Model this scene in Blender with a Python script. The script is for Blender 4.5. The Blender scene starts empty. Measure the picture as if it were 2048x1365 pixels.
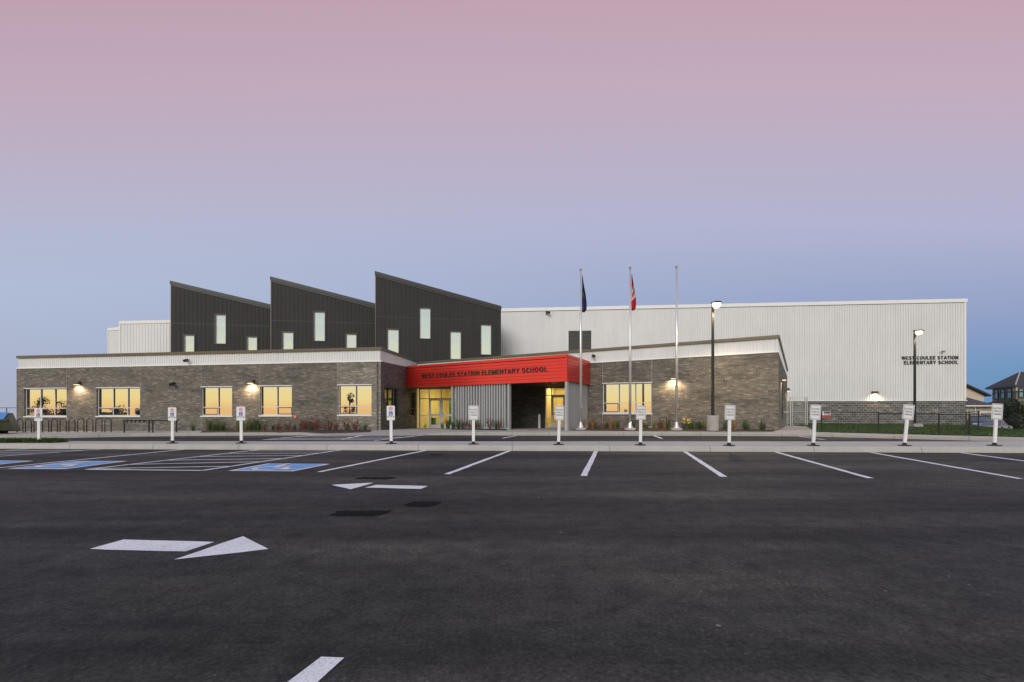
import bpy, bmesh, math, random
from mathutils import Vector, Matrix
random.seed(7)
C = bpy.context.scene.collection
R = math.radians
# ------------------------------------------------------------------ camera
F, CU, CV, H, KX = 967.0, 1024.0, 823.0, 1.2, 0.0025      # focal length, principal column, horizon row, eye height, lot cross slope
sc = bpy.context.scene
cam = bpy.data.objects.new('camera', bpy.data.cameras.new('camera'))
C.objects.link(cam); sc.camera = cam
cam.location = (0, 0, H); cam.rotation_euler = (R(90), 0, 0)
cam.data.sensor_width = 36; cam.data.lens = 36*F/2048
cam.data.shift_y = (CV-682.5)/2048
cam.data.clip_start = .05; cam.data.clip_end = 6000
# ------------------------------------------------------------------ dusk sky
def srgb(r, g, b, k=1.0):
    f = lambda c: (c/255/12.92 if c/255 <= .04045 else ((c/255+.055)/1.055)**2.4)*k
    return (f(r), f(g), f(b), 1)
w = bpy.data.worlds.new('World'); sc.world = w; w.use_nodes = True
nt = w.node_tree; nt.nodes.clear()
def N(t, ty, **kw):
    n = t.nodes.new(ty)
    for k, v in kw.items(): setattr(n, k, v)
    return n
def ramp(t, src, stops, interp='LINEAR'):
    n = N(t, 'ShaderNodeValToRGB'); e = n.color_ramp.elements; n.color_ramp.interpolation = interp
    while len(e) < len(stops): e.new(.5)
    for i, (p, c) in enumerate(stops): e[i].position = p; e[i].color = c
    t.links.new(src, n.inputs[0]); return n.outputs[0]
def math_(t, op, a, b=None, clamp=False):
    n = N(t, 'ShaderNodeMath', operation=op, use_clamp=clamp)
    for i, x in enumerate((a, b)):
        if x is None: continue
        if isinstance(x, (int, float)): n.inputs[i].default_value = x
        else: t.links.new(x, n.inputs[i])
    return n.outputs[0]
def mixc(t, f, a, b, blend='MIX'):
    n = N(t, 'ShaderNodeMix', data_type='RGBA', blend_type=blend)
    for i, x in ((0, f), (6, a), (7, b)):
        if isinstance(x, (int, float)): n.inputs[i].default_value = x
        elif isinstance(x, tuple): n.inputs[i].default_value = x if len(x) == 4 else (*x, 1)
        else: t.links.new(x, n.inputs[i])
    return n.outputs[2]
tc = N(nt, 'ShaderNodeTexCoord'); sep = N(nt, 'ShaderNodeSeparateXYZ')
nrm = N(nt, 'ShaderNodeVectorMath', operation='NORMALIZE')
nt.links.new(tc.outputs['Generated'], nrm.inputs[0]); nt.links.new(nrm.outputs[0], sep.inputs[0])
X_, Y_, Z_ = sep.outputs
zr = math_(nt, 'ADD', math_(nt, 'MULTIPLY', Z_, .8), .2, True)          # z -0.25..1 -> 0..1
zp = lambda z: z*.8+.2
qz = math_(nt, 'DIVIDE', Z_, math_(nt, 'SQRT', math_(nt, 'ADD', math_(nt, 'ADD', math_(nt, 'MULTIPLY', Y_, Y_), math_(nt, 'MULTIPLY', Z_, Z_)), .0004)))
qr = math_(nt, 'ADD', math_(nt, 'MULTIPLY', qz, .8), .2, True)          # elevation measured square to the horizon ahead
left = ramp(nt, qr, [(zp(-.2), srgb(150,150,165)), (zp(0), srgb(172,177,197)), (zp(.12), srgb(174,183,207)), (zp(.25), srgb(178,189,214)),
                     (zp(.34), srgb(180,186,211)), (zp(.45), srgb(187,178,200)), (zp(.56), srgb(192,170,187)), (zp(.65), srgb(190,161,178)), (zp(1), srgb(160,172,200))])
right = ramp(nt, qr, [(zp(-.2), srgb(90,115,150)), (zp(0), srgb(98,142,184)), (zp(.09), srgb(110,150,192)), (zp(.18), srgb(140,157,197)), (zp(.26), srgb(156,167,201)),
                      (zp(.36), srgb(177,179,209)), (zp(.45), srgb(184,177,202)), (zp(.56), srgb(195,173,190)), (zp(.65), srgb(195,165,180)), (zp(1), srgb(160,172,200))])
ax = math_(nt, 'ADD', math_(nt, 'MULTIPLY', X_, .62), .5, True)
front = mixc(nt, ax, left, right)
SK = 1.0
back = ramp(nt, zr, [(zp(-.2), (.62,.32,.16,1)), (zp(-.03), (1.38,.66,.28,1)), (zp(.004), (1.50,.88,.34,1)), (zp(.022), (1.56,1.18,.48,1)), (zp(.085), (1.34,1.29,.90,1)),
                     (zp(.17), (1.02,1.10,1.02,1)), (zp(.32), (.70,.80,.92,1)), (zp(.65), srgb(180,176,200)), (zp(1), srgb(160,172,200))])
sd = Vector((-.30, -.954, 0))                                           # towards the afterglow, behind the camera and to its left
dt = math_(nt, 'ADD', math_(nt, 'MULTIPLY', X_, sd.x), math_(nt, 'MULTIPLY', Y_, sd.y))
bk = math_(nt, 'MULTIPLY', math_(nt, 'ADD', dt, .05), 1.9, True)
bg = N(nt, 'ShaderNodeBackground'); wo = N(nt, 'ShaderNodeOutputWorld')
nt.links.new(mixc(nt, bk, front, back), bg.inputs[0]); bg.inputs[1].default_value = SK
nt.links.new(bg.outputs[0], wo.inputs[0])
# the last light of the sunset: one very soft, low lamp from behind the camera's left shoulder
sun = bpy.data.objects.new('sun', bpy.data.lights.new('sun', 'SUN')); C.objects.link(sun)
sun.data.energy = 1.36; sun.data.angle = R(26); sun.data.color = (1, .955, .90)
sun.rotation_euler = Vector((.24, .93, -.46)).to_track_quat('-Z', 'Y').to_euler()
sc.view_settings.view_transform = 'Standard'; sc.view_settings.look = 'None'
sc.view_settings.exposure = 0; sc.view_settings.gamma = 1
sc.cycles.max_bounces = 6; sc.cycles.transparent_max_bounces = 12; sc.cycles.sample_clamp_indirect = 4
sc.cycles.use_denoising = True
# ------------------------------------------------------------------ measuring helpers
def P(u, v, Y): return Vector(((u-CU)/F*Y, Y, H-(v-CV)/F*Y))            # point at distance Y on the sight line of (u, v)
def G(u, v, off=0.0):                                                   # same, on the lot's surface (or a level above it)
    Y = (H-off)/((v-CV)/F+KX*(u-CU)/F); X = (u-CU)/F*Y
    return Vector((X, Y, KX*X+off))
def lerp_tab(tab, x):
    if x <= tab[0][0]: return tab[0][1]
    for (a, b), (c, d) in zip(tab, tab[1:]):
        if x <= c: return b+(d-b)*(x-a)/(c-a)
    return tab[-1][1]
FK = [G(u, v) for u, v in ((-500,882),(-200,880.5),(0,879),(125,877),(250,873.8),(420,872.2),(540,871.3),(860,871),(1100,871.8),(1400,872.2),(1600,873.2),(1819,878.4),(2048,884.6),(2300,892),(2700,905))]
FKT = [(p.x, p.y) for p in FK]
def kerbY(x): return lerp_tab(FKT, x)
BASE = [(-60,-.2),(-33,-.17),(-20,-.03),(-8,.09),(4,.15),(15,.16),(25,.10),(38,-.04),(60,-.05)]
RX0, RX1 = G(640, 871).x, G(850, 871).x
def kerbh(x):
    d = max(RX0-x, x-RX1, 0)
    return .012+.138*min(1, d/1.0)
def zs(x, y):                                                          # height of the pavement, beds and lawn behind the far kerb
    yk = kerbY(x); t = max(0, min(1, (y-yk)/4.0))
    z = (KX*x+kerbh(x))*(1-t)+lerp_tab(BASE, x)*t
    z -= .25*max(0, x-(32.8+(y-32)*.704)) if y > 27 else 0
    if x < 6: z -= .022*max(0, min(y, 37)-29)*min(1, (6-x)/4)*min(1, max(0, (x+12)/4))
    return z
# ------------------------------------------------------------------ mesh building helpers
class MB:
    def __init__(s): s.v, s.f = [], []
    def quad(s, *p):
        i = len(s.v); s.v += [tuple(q) for q in p]; s.f.append(tuple(range(i, i+len(p))))
    def box(s, x0, x1, y0, y1, z0, z1):
        i = len(s.v)
        s.v += [(x, y, z) for z in (z0, z1) for y in (y0, y1) for x in (x0, x1)]
        s.f += [tuple(i+k for k in q) for q in ((0,2,3,1),(4,5,7,6),(0,1,5,4),(2,6,7,3),(0,4,6,2),(1,3,7,5))]
    def hexa(s, b, t):                                                  # 4 bottom + 4 top points
        i = len(s.v); s.v += [tuple(q) for q in b]+[tuple(q) for q in t]
        s.f += [tuple(i+k for k in q) for q in ((3,2,1,0),(4,5,6,7),(0,1,5,4),(1,2,6,5),(2,3,7,6),(3,0,4,7))]
    def prism(s, poly, z0, z1):
        n = len(poly); i = len(s.v)
        s.v += [(p[0], p[1], z0) for p in poly]+[(p[0], p[1], z1) for p in poly]
        s.f.append(tuple(i+k for k in range(n-1, -1, -1))); s.f.append(tuple(i+n+k for k in range(n)))
        for k in range(n): s.f.append((i+k, i+(k+1) % n, i+n+(k+1) % n, i+n+k))
    def tube(s, pts, r, n=8, caps=True):
        pts = [Vector(p) for p in pts]; rr = r if isinstance(r, (list, tuple)) else [r]*len(pts)
        i0 = len(s.v)
        for k, p in enumerate(pts):
            t = (pts[min(k+1, len(pts)-1)]-pts[max(k-1, 0)]).normalized()
            a = t.cross(Vector((0, 0, 1)) if abs(t.z) < .9 else Vector((1, 0, 0))).normalized(); b = t.cross(a)
            for j in range(n):
                an = 2*math.pi*j/n
                s.v.append(tuple(p+(a*math.cos(an)+b*math.sin(an))*rr[k]))
        for k in range(len(pts)-1):
            for j in range(n):
                a, b = i0+k*n+j, i0+k*n+(j+1) % n
                s.f.append((a, b, b+n, a+n))
        if caps:
            s.f.append(tuple(i0+j for j in range(n-1, -1, -1))); m = i0+(len(pts)-1)*n
            s.f.append(tuple(m+j for j in range(n)))
    def lathe(s, prof, n=20, c=(0, 0, 0)):
        i0 = len(s.v)
        for r, z in prof:
            for j in range(n):
                a = 2*math.pi*j/n; s.v.append((c[0]+r*math.cos(a), c[1]+r*math.sin(a), c[2]+z))
        for k in range(len(prof)-1):
            for j in range(n):
                a, b = i0+k*n+j, i0+k*n+(j+1) % n
                s.f.append((a, b, b+n, a+n))
        s.f.append(tuple(i0+j for j in range(n-1, -1, -1))); m = i0+(len(prof)-1)*n
        s.f.append(tuple(m+j for j in range(n)))
W = {}
def obj(name, mb, mat, parent=None, M=None, smooth=False):
    me = bpy.data.meshes.new(name)
    if isinstance(mb, MB): me.from_pydata(mb.v, [], mb.f)
    else: me = mb
    for m in (mat if isinstance(mat, (list, tuple)) else [mat]): me.materials.append(m)
    bm = bmesh.new(); bm.from_mesh(me); bmesh.ops.recalc_face_normals(bm, faces=bm.faces); bm.to_mesh(me); bm.free()
    if smooth: me.shade_smooth()
    o = bpy.data.objects.new(name, me); C.objects.link(o)
    place(o, parent, M); return o
def place(o, parent=None, M=None):
    if parent is not None:
        o.parent = parent
        if M is None: W[o.name] = W[parent.name].copy()
        else:
            o.matrix_parent_inverse = W[parent.name].inverted(); o.matrix_basis = M; W[o.name] = M.copy()
    else:
        W[o.name] = (M or Matrix()).copy()
        if M is not None: o.matrix_basis = M
def tag(o, label=None, cat=None, group=None, kind=None):
    if label: o['label'] = label
    if cat: o['category'] = cat
    if group: o['group'] = group
    if kind: o['kind'] = kind
    return o
def thing(name, label, cat, loc=(0, 0, 0), rz=0, group=None):
    o = bpy.data.objects.new(name, None); C.objects.link(o); o.empty_display_size = .2
    place(o, None, Matrix.Translation(Vector(loc)) @ Matrix.Rotation(rz, 4, 'Z'))
    return tag(o, label, cat, group)
def dup(root, loc, rz=0, label=None, scale=1.0, tilt=0.0):
    r = root.copy(); C.objects.link(r)
    r.matrix_basis = Matrix.Translation(Vector(loc)) @ Matrix.Rotation(rz, 4, 'Z') @ Matrix.Rotation(tilt, 4, 'Y') @ Matrix.Scale(scale, 4)
    if label: r['label'] = label
    for ch in list(root.children):
        c = ch.copy(); C.objects.link(c); c.parent = r
        for g in list(ch.children):
            d = g.copy(); C.objects.link(d); d.parent = c
    return r
class Fr:                                                              # a wall's own frame: s along it, d inwards, z up
    def __init__(s, a, b):
        s.a = Vector((a[0], a[1], 0)); e = Vector((b[0]-a[0], b[1]-a[1], 0)); s.L = e.length; s.ex = e/s.L
        s.ey = Vector((-s.ex.y, s.ex.x, 0))
        M = Matrix.Identity(4)
        for i, c in enumerate((s.ex, s.ey, Vector((0, 0, 1)), s.a)):
            for k in range(3): M[k][i] = c[k]
        s.M = M
    def sz(s, u, v, d=0.0):                                            # wall coordinates met by the sight line of (u, v)
        q = (u-CU)/F; o = s.a+s.ey*d
        t = (q*o.y-o.x)/(s.ex.x-q*s.ex.y)
        y = o.y+s.ex.y*t
        return t, H-(v-CV)/F*y
    def pt(s, t, d, z): return s.a+s.ex*t+s.ey*d+Vector((0, 0, z))
# ------------------------------------------------------------------ materials
def mat(name, col=(.5,.5,.5), rough=.6, metal=0.0, fn=None, spec=.5):
    m = bpy.data.materials.new(name); m.use_nodes = True; t = m.node_tree
    b = t.nodes['Principled BSDF']; b.inputs['Base Color'].default_value = (*col[:3], 1)
    b.inputs['Roughness'].default_value = rough; b.inputs['Metallic'].default_value = metal
    b.inputs['Specular IOR Level'].default_value = spec
    if fn: fn(t, b)
    return m
def coords(t, scale=(1, 1, 1), rot=(0, 0, 0)):
    c = N(t, 'ShaderNodeTexCoord'); mp = N(t, 'ShaderNodeMapping')
    mp.inputs['Scale'].default_value = scale; mp.inputs['Rotation'].default_value = rot
    t.links.new(c.outputs['Object'], mp.inputs[0]); return mp.outputs[0]
def noise(t, vec, scale, detail=4, rough=.55):
    n = N(t, 'ShaderNodeTexNoise'); n.inputs['Scale'].default_value = scale; n.inputs['Detail'].default_value = detail
    n.inputs['Roughness'].default_value = rough; t.links.new(vec, n.inputs['Vector']); return n.outputs[0]
def bump(t, b, h, dist=.01, strength=.5):
    n = N(t, 'ShaderNodeBump'); n.inputs['Distance'].default_value = dist; n.inputs['Strength'].default_value = strength
    t.links.new(h, n.inputs['Height']); t.links.new(n.outputs[0], b.inputs['Normal'])
def mottled(c1, c2, scale=6, detail=5, lo=.35, hi=.65, bd=0.0, scl=(1, 1, 1)):
    def fn(t, b):
        v = coords(t, scl); n = noise(t, v, scale, detail)
        t.links.new(ramp(t, n, [(lo, (*c1, 1)), (hi, (*c2, 1))]), b.inputs['Base Color'])
        if bd: bump(t, b, noise(t, v, scale*6, 3), bd)
    return fn
def asphalt_fn(t, b):
    v = coords(t)
    fine = noise(t, v, 38, 5, .8); mid = noise(t, v, 4.5, 6, .7); big = noise(t, coords(t, (.13, .42, 1)), 1.0, 6, .65); lane = noise(t, coords(t, (.035, .9, 1)), 1.0, 3, .5)
    c = ramp(t, fine, [(.28, (.015,.0155,.015,1)), (.46, (.041,.0415,.0395,1)), (.62, (.074,.074,.069,1)), (.78, (.26,.255,.24,1))])
    c = mixc(t, 1.0, c, ramp(t, mid, [(.30, (.55,.55,.56,1)), (.5, (1,1,1,1)), (.70, (1.35,1.35,1.33,1))]), 'MULTIPLY')
    c = mixc(t, 1.0, c, ramp(t, big, [(.36, (.50,.52,.54,1)), (.5, (1.0,.985,.97,1)), (.63, (1.60,1.47,1.35,1))]), 'MULTIPLY')
    c = mixc(t, 1.0, c, ramp(t, lane, [(.38, (.66,.66,.66,1)), (.58, (1.16,1.14,1.12,1))]), 'MULTIPLY')
    for sca, rad, thr in ((2.3, .035, .52), (5.2, .05, .60)):
        vo = N(t, 'ShaderNodeTexVoronoi'); vo.inputs['Scale'].default_value = sca; t.links.new(v, vo.inputs['Vector'])
        sp = math_(t, 'LESS_THAN', vo.outputs['Distance'], rad)
        sp = math_(t, 'MULTIPLY', sp, math_(t, 'GREATER_THAN', noise(t, v, 1.7, 2), thr))
        c = mixc(t, sp, c, (.22,.215,.205,1))
    t.links.new(c, b.inputs['Base Color'])
    bump(t, b, fine, .012, .8)
def concrete_fn(tone=(.40,.385,.36), joint=3.0, axis=0):
    def fn(t, b):
        v = coords(t); n = noise(t, v, 1.3, 6, .65); n2 = noise(t, v, 26, 4)
        k = lambda f: (tone[0]*f, tone[1]*f, tone[2]*f, 1)
        c = ramp(t, n, [(.28, k(.78)), (.5, k(1)), (.72, k(1.14))])
        c = mixc(t, .5, c, ramp(t, n2, [(.3, k(.8)), (.7, k(1.15))]))
        s = N(t, 'ShaderNodeSeparateXYZ'); t.links.new(v, s.inputs[0])
        if joint:
            f = math_(t, 'FRACT', math_(t, 'DIVIDE', s.outputs[axis], joint))
            c = mixc(t, math_(t, 'LESS_THAN', f, .012/joint*1.6), c, k(.42))
        t.links.new(c, b.inputs['Base Color']); bump(t, b, n2, .003, .5)
    return fn
def brick_fn(c1, c2, mortar, bw=.24, rh=.075, mort=.008, dark=.55):
    def fn(t, b):
        v = coords(t, (1, 1, 1), (R(90), 0, 0))
        s = N(t, 'ShaderNodeSeparateXYZ'); cc = N(t, 'ShaderNodeTexCoord'); t.links.new(cc.outputs['Object'], s.inputs[0])
        cx = N(t, 'ShaderNodeCombineXYZ'); t.links.new(math_(t, 'ADD', s.outputs[0], s.outputs[1]), cx.inputs[0]); t.links.new(s.outputs[2], cx.inputs[1])
        br = N(t, 'ShaderNodeTexBrick'); t.links.new(cx.outputs[0], br.inputs['Vector'])
        br.inputs['Scale'].default_value = 1; br.inputs['Brick Width'].default_value = bw; br.inputs['Row Height'].default_value = rh
        br.inputs['Mortar Size'].default_value = mort; br.inputs['Mortar Smooth'].default_value = .2; br.inputs['Bias'].default_value = 0
        br.inputs['Color1'].default_value = (*c1, 1); br.inputs['Color2'].default_value = (*c2, 1); br.inputs['Mortar'].default_value = (*mortar, 1)
        sc_ = N(t, 'ShaderNodeMapping'); sc_.inputs['Scale'].default_value = (.55, 1.5, 1); t.links.new(cx.outputs[0], sc_.inputs[0])
        st = N(t, 'ShaderNodeMapping'); st.inputs['Scale'].default_value = (.9, 7, 1); t.links.new(cx.outputs[0], st.inputs[0])
        big = noise(t, sc_.outputs[0], .9, 6, .7); med = noise(t, st.outputs[0], 1.3, 4, .6)
        row = math_(t, 'FLOOR', math_(t, 'DIVIDE', s.outputs[2], rh))
        colm = math_(t, 'FLOOR', math_(t, 'ADD', math_(t, 'DIVIDE', math_(t, 'ADD', s.outputs[0], s.outputs[1]), bw), math_(t, 'MULTIPLY', math_(t, 'MODULO', row, 2.0), .5)))
        cid = N(t, 'ShaderNodeCombineXYZ'); t.links.new(colm, cid.inputs[0]); t.links.new(row, cid.inputs[1])
        wn = N(t, 'ShaderNodeTexWhiteNoise', noise_dimensions='2D'); t.links.new(cid.outputs[0], wn.inputs['Vector'])
        tone = ramp(t, wn.outputs[0], [(0, (.55,.55,.55,1)), (.12, (.80,.80,.80,1)), (.5, (1,1,1,1)), (.86, (1.12,1.10,1.06,1)), (.93, (1.7,1.62,1.5,1)), (1, (2.1,2.0,1.8,1))])
        bc = mixc(t, br.outputs['Fac'], mixc(t, 1.0, br.outputs[0], tone, 'MULTIPLY'), br.outputs[0])
        c = mixc(t, 1.0, bc, ramp(t, big, [(.3, (dark,)*3+(1,)), (.5, (1,1,1,1)), (.7, (1.12,1.10,1.07,1))]), 'MULTIPLY')
        c = mixc(t, 1.0, c, ramp(t, med, [(.3, (.82,.82,.82,1)), (.6, (1.06,1.06,1.06,1))]), 'MULTIPLY')
        t.links.new(c, b.inputs['Base Color']); bump(t, b, br.outputs['Fac'], -.006, .6)
    return fn
def glass_mat(name, fac, base, tint=(.95,.97,.95), rough=.0, wav=.0):
    m = bpy.data.materials.new(name); m.use_nodes = True; t = m.node_tree; t.nodes.clear()
    g = N(t, 'ShaderNodeBsdfGlossy'); g.inputs['Color'].default_value = (*tint, 1); g.inputs['Roughness'].default_value = rough
    d = N(t, 'ShaderNodeBsdfDiffuse' if base else 'ShaderNodeBsdfTransparent')
    if base: d.inputs['Color'].default_value = (*base, 1)
    else: d.inputs['Color'].default_value = (.93,.95,.93,1)
    mx = N(t, 'ShaderNodeMixShader'); mx.inputs[0].default_value = fac; o = N(t, 'ShaderNodeOutputMaterial')
    t.links.new(d.outputs[0], mx.inputs[1]); t.links.new(g.outputs[0], mx.inputs[2]); t.links.new(mx.outputs[0], o.inputs[0])
    if wav:
        bn = N(t, 'ShaderNodeBump'); bn.inputs['Distance'].default_value = wav; bn.inputs['Strength'].default_value = 1
        t.links.new(noise(t, coords(t), .8, 1), bn.inputs['Height']); t.links.new(bn.outputs[0], g.inputs['Normal'])
    return m
def emit(name, col, k):
    m = bpy.data.materials.new(name); m.use_nodes = True; t = m.node_tree; b = t.nodes['Principled BSDF']
    b.inputs['Base Color'].default_value = (.8,.8,.8,1); b.inputs['Emission Color'].default_value = (*col, 1); b.inputs['Emission Strength'].default_value = k
    return m
M_asph = mat('asphalt', rough=.75, fn=asphalt_fn, spec=.16)
def patch_fn(t, b):
    c = N(t, 'ShaderNodeTexCoord'); mp = N(t, 'ShaderNodeMapping'); mp.inputs['Location'].default_value = (-1, -1, 0); mp.inputs['Scale'].default_value = (2, 2, 0)
    t.links.new(c.outputs['Generated'], mp.inputs[0]); s_ = N(t, 'ShaderNodeSeparateXYZ'); t.links.new(mp.outputs[0], s_.inputs[0])
    e = math_(t, 'MAXIMUM', math_(t, 'ABSOLUTE', s_.outputs[0]), math_(t, 'ABSOLUTE', s_.outputs[1]))
    e = math_(t, 'ADD', e, math_(t, 'MULTIPLY', math_(t, 'SUBTRACT', noise(t, coords(t), 7, 6, .7), .5), .9))
    t.links.new(ramp(t, e, [(.80, (.96,.96,.96,1)), (1.12, (0,0,0,1))]), b.inputs['Alpha'])
    t.links.new(ramp(t, noise(t, coords(t), 40, 4, .7), [(.3, (.006,.006,.006,1)), (.7, (.017,.017,.017,1))]), b.inputs['Base Color'])
M_patch = mat('asphalt_patch', rough=.8, fn=patch_fn, spec=.05)
M_conc = mat('concrete', rough=.85, fn=concrete_fn((.45,.425,.385), 2.9))
M_walk = mat('pavement_concrete', rough=.85, fn=concrete_fn((.40,.375,.335), 1.8))
M_concp = mat('cast_concrete', rough=.85, fn=concrete_fn((.42,.39,.345), 0))
def paint_fn(c):
    def fn(t, b):
        v = coords(t); n = noise(t, v, 60, 6, .85); n2 = noise(t, v, 3, 4)
        a = ramp(t, n, [(.33, (.10*c[0]+.03,.10*c[1]+.03,.10*c[2]+.03,1)), (.43, (.8*c[0],.8*c[1],.8*c[2],1)), (.55, (*c, 1))])
        t.links.new(mixc(t, 1.0, a, ramp(t, n2, [(.3, (.84,.84,.84,1)), (.6, (1,1,1,1))]), 'MULTIPLY'), b.inputs['Base Color'])
    return fn
M_wpaint = mat('road_paint_white', rough=.7, fn=paint_fn((.86,.86,.88)))
M_bpaint = mat('road_paint_blue', rough=.7, fn=paint_fn((.17,.42,.80)))
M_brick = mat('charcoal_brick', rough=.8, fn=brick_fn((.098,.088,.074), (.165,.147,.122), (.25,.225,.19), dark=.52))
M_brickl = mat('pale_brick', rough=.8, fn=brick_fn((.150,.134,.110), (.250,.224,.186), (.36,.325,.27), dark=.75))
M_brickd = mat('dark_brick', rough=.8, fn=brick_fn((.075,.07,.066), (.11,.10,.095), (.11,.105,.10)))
M_block = mat('concrete_block', rough=.85, fn=brick_fn((.085,.082,.078), (.150,.145,.137), (.34,.33,.31), .4, .2, .016, .8))
def streak(c, amt=.10, mtl=0):
    def fn(t, b):
        n = noise(t, coords(t, (1.2, 1.2, .12)), 1.6, 5, .6); n2 = noise(t, coords(t, (.25, .25, .25)), 1.2, 4)
        k = lambda f: (c[0]*f, c[1]*f, c[2]*f, 1)
        a = ramp(t, n, [(.3, k(1-amt)), (.55, k(1)), (.75, k(1+amt*.4))])
        t.links.new(mixc(t, .6, a, ramp(t, n2, [(.3, k(1-amt)), (.7, k(1+amt*.3))])), b.inputs['Base Color'])
    return fn
M_white = mat('white_metal_siding', rough=.5, fn=streak((.74,.735,.72)))
M_trimw = mat('white_metal_trim', rough=.45, fn=streak((.84,.83,.80), .04))
M_dark = mat('charcoal_metal_siding', rough=.6, spec=.22, fn=streak((.042,.0412,.039), .22))
M_darktrim = mat('charcoal_metal_trim', (.036,.035,.033), .45)
M_bronze = mat('bronze_flashing', rough=.4, fn=streak((.135,.110,.075), .15), metal=.3)
M_red = mat('red_metal_cladding', rough=.34, fn=streak((.78,.052,.034), .06), metal=.55)
M_redd = mat('red_metal_trim', (.76,.05,.033), .34, .5)
M_grey = mat('grey_metal_siding', rough=.5, fn=streak((.30,.305,.315), .08))
M_fin = mat('grey_metal_fin', rough=.45, fn=streak((.42,.425,.43), .05))
M_alu = mat('aluminium_frame', (.66,.66,.65), .4)
M_blk = mat('black_metal', (.012,.012,.012), .4)
M_soffit = mat('dark_soffit', (.05,.05,.045), .7)
M_gloss = mat('polished_white_panel', (.62,.66,.74), .22, .75)
M_joint = mat('pale_joint', (.42,.40,.36), .8)
M_roof = mat('roof_membrane', rough=.9, fn=mottled((.16,.16,.16), (.22,.22,.21), 3))
M_glass = glass_mat('window_glass', .56, (.02,.03,.03), wav=.0012)
M_glassu = glass_mat('clerestory_glass', .52, (.09,.12,.12), (.93,.97,.96), wav=.014)
M_glassd = glass_mat('shaded_glass', .30, (.01,.02,.022), wav=.001)
M_glasst = glass_mat('clear_door_glass', .10, None)
M_silver = mat('brushed_flagpole', (.70,.69,.67), .3, .6)
M_galv = mat('galvanised_steel', (.55,.55,.53), .4, .6)
M_pwhite = mat('white_sign_post', rough=.5, fn=mottled((.76,.755,.74), (.84,.83,.82), 9))
M_sign = mat('sign_face', rough=.45, fn=mottled((.74,.725,.72), (.80,.79,.785), 5))
M_signr = mat('sign_red', (.70,.06,.05), .5); M_signb = mat('sign_blue', (.035,.08,.42), .5); M_ink = mat('sign_black', (.02,.02,.02), .5)
M_rub = mat('black_rubber', (.018,.018,.018), .8)
M_lamp = emit('lit_lamp_lens', (1, .74, .40), 5); M_lampw = emit('lit_wall_lamp_lens', (1, .78, .46), 3); M_panel = emit('lit_ceiling_panel', (1, .86, .5), 6)
M_yell = mat('yellow_plaster', (.80,.66,.26), .7); M_floor = mat('lobby_floor', (.40,.28,.12), .5); M_green = mat('green_panel', (.03,.16,.09), .5); M_oran = mat('orange_panel', (.75,.42,.16), .6)
M_mulch = mat('bark_mulch', rough=.95, fn=mottled((.035,.022,.016), (.10,.055,.035), 30, bd=.02))
M_leafg = mat('leaf_green', rough=.7, fn=mottled((.035,.065,.018), (.085,.125,.032), 8))
M_leafo = mat('leaf_olive', rough=.7, fn=mottled((.10,.11,.035), (.20,.19,.06), 8))
M_leafr = mat('leaf_red', rough=.7, fn=mottled((.11,.028,.022), (.21,.065,.05), 8))
M_leaft = mat('leaf_tan', rough=.7, fn=mottled((.20,.11,.05), (.33,.20,.10), 8))
M_flow = mat('petal_yellow', (.62,.42,.03), .6)
M_tree = mat('tree_foliage', rough=.8, fn=mottled((.012,.020,.010), (.035,.05,.02), 3))
M_bark = mat('bark', (.06,.045,.035), .9)
M_grass = mat('lawn_grass', rough=.9, fn=mottled((.022,.048,.004), (.050,.095,.009), 2.2, 6, bd=.03))
M_earth = mat('dry_grassland', rough=.95, fn=mottled((.10,.095,.06), (.17,.15,.10), .15))
# ------------------------------------------------------------------ ground, lot, island, pavements
g = MB()
xs = [-900,-400,-180,-90,-50,0,50,90,180,400,900]; ys = [-1800,-600,-200,-90,-45,0,40,55,75,140,400,1200,3200]
gz = lambda x, y: -.45-(.022*max(0, -y-45))-(1.5 if y > 41 else 0)-(.10*max(0, min(y-50, 130)) if x < -15 else 0)
for j in range(len(ys)-1):
    for i in range(len(xs)-1):
        q = [(xs[i], ys[j]), (xs[i+1], ys[j]), (xs[i+1], ys[j+1]), (xs[i], ys[j+1])]
        g.quad(*[(x, y, gz(x, y)) for x, y in q])
tag(obj('ground', g, M_earth), kind='structure')
g = MB(); dz = lambda y: -.018*max(0, -y-8)
lx = [-75+1.5*i for i in range(101)]
for x0, x1 in zip(lx, lx[1:]):
    rows = [(-60,-60), (-20,-20), (-8,-8), (8,8), (kerbY(x0)+.03, kerbY(x1)+.03)]
    for (a, b), (c, d) in zip(rows, rows[1:]): g.quad((x0,a,KX*x0+dz(a)), (x1,b,KX*x1+dz(b)), (x1,d,KX*x1+dz(d)), (x0,c,KX*x0+dz(c)))
tag(obj('parking_lot', g, M_asph), kind='structure')
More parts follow.
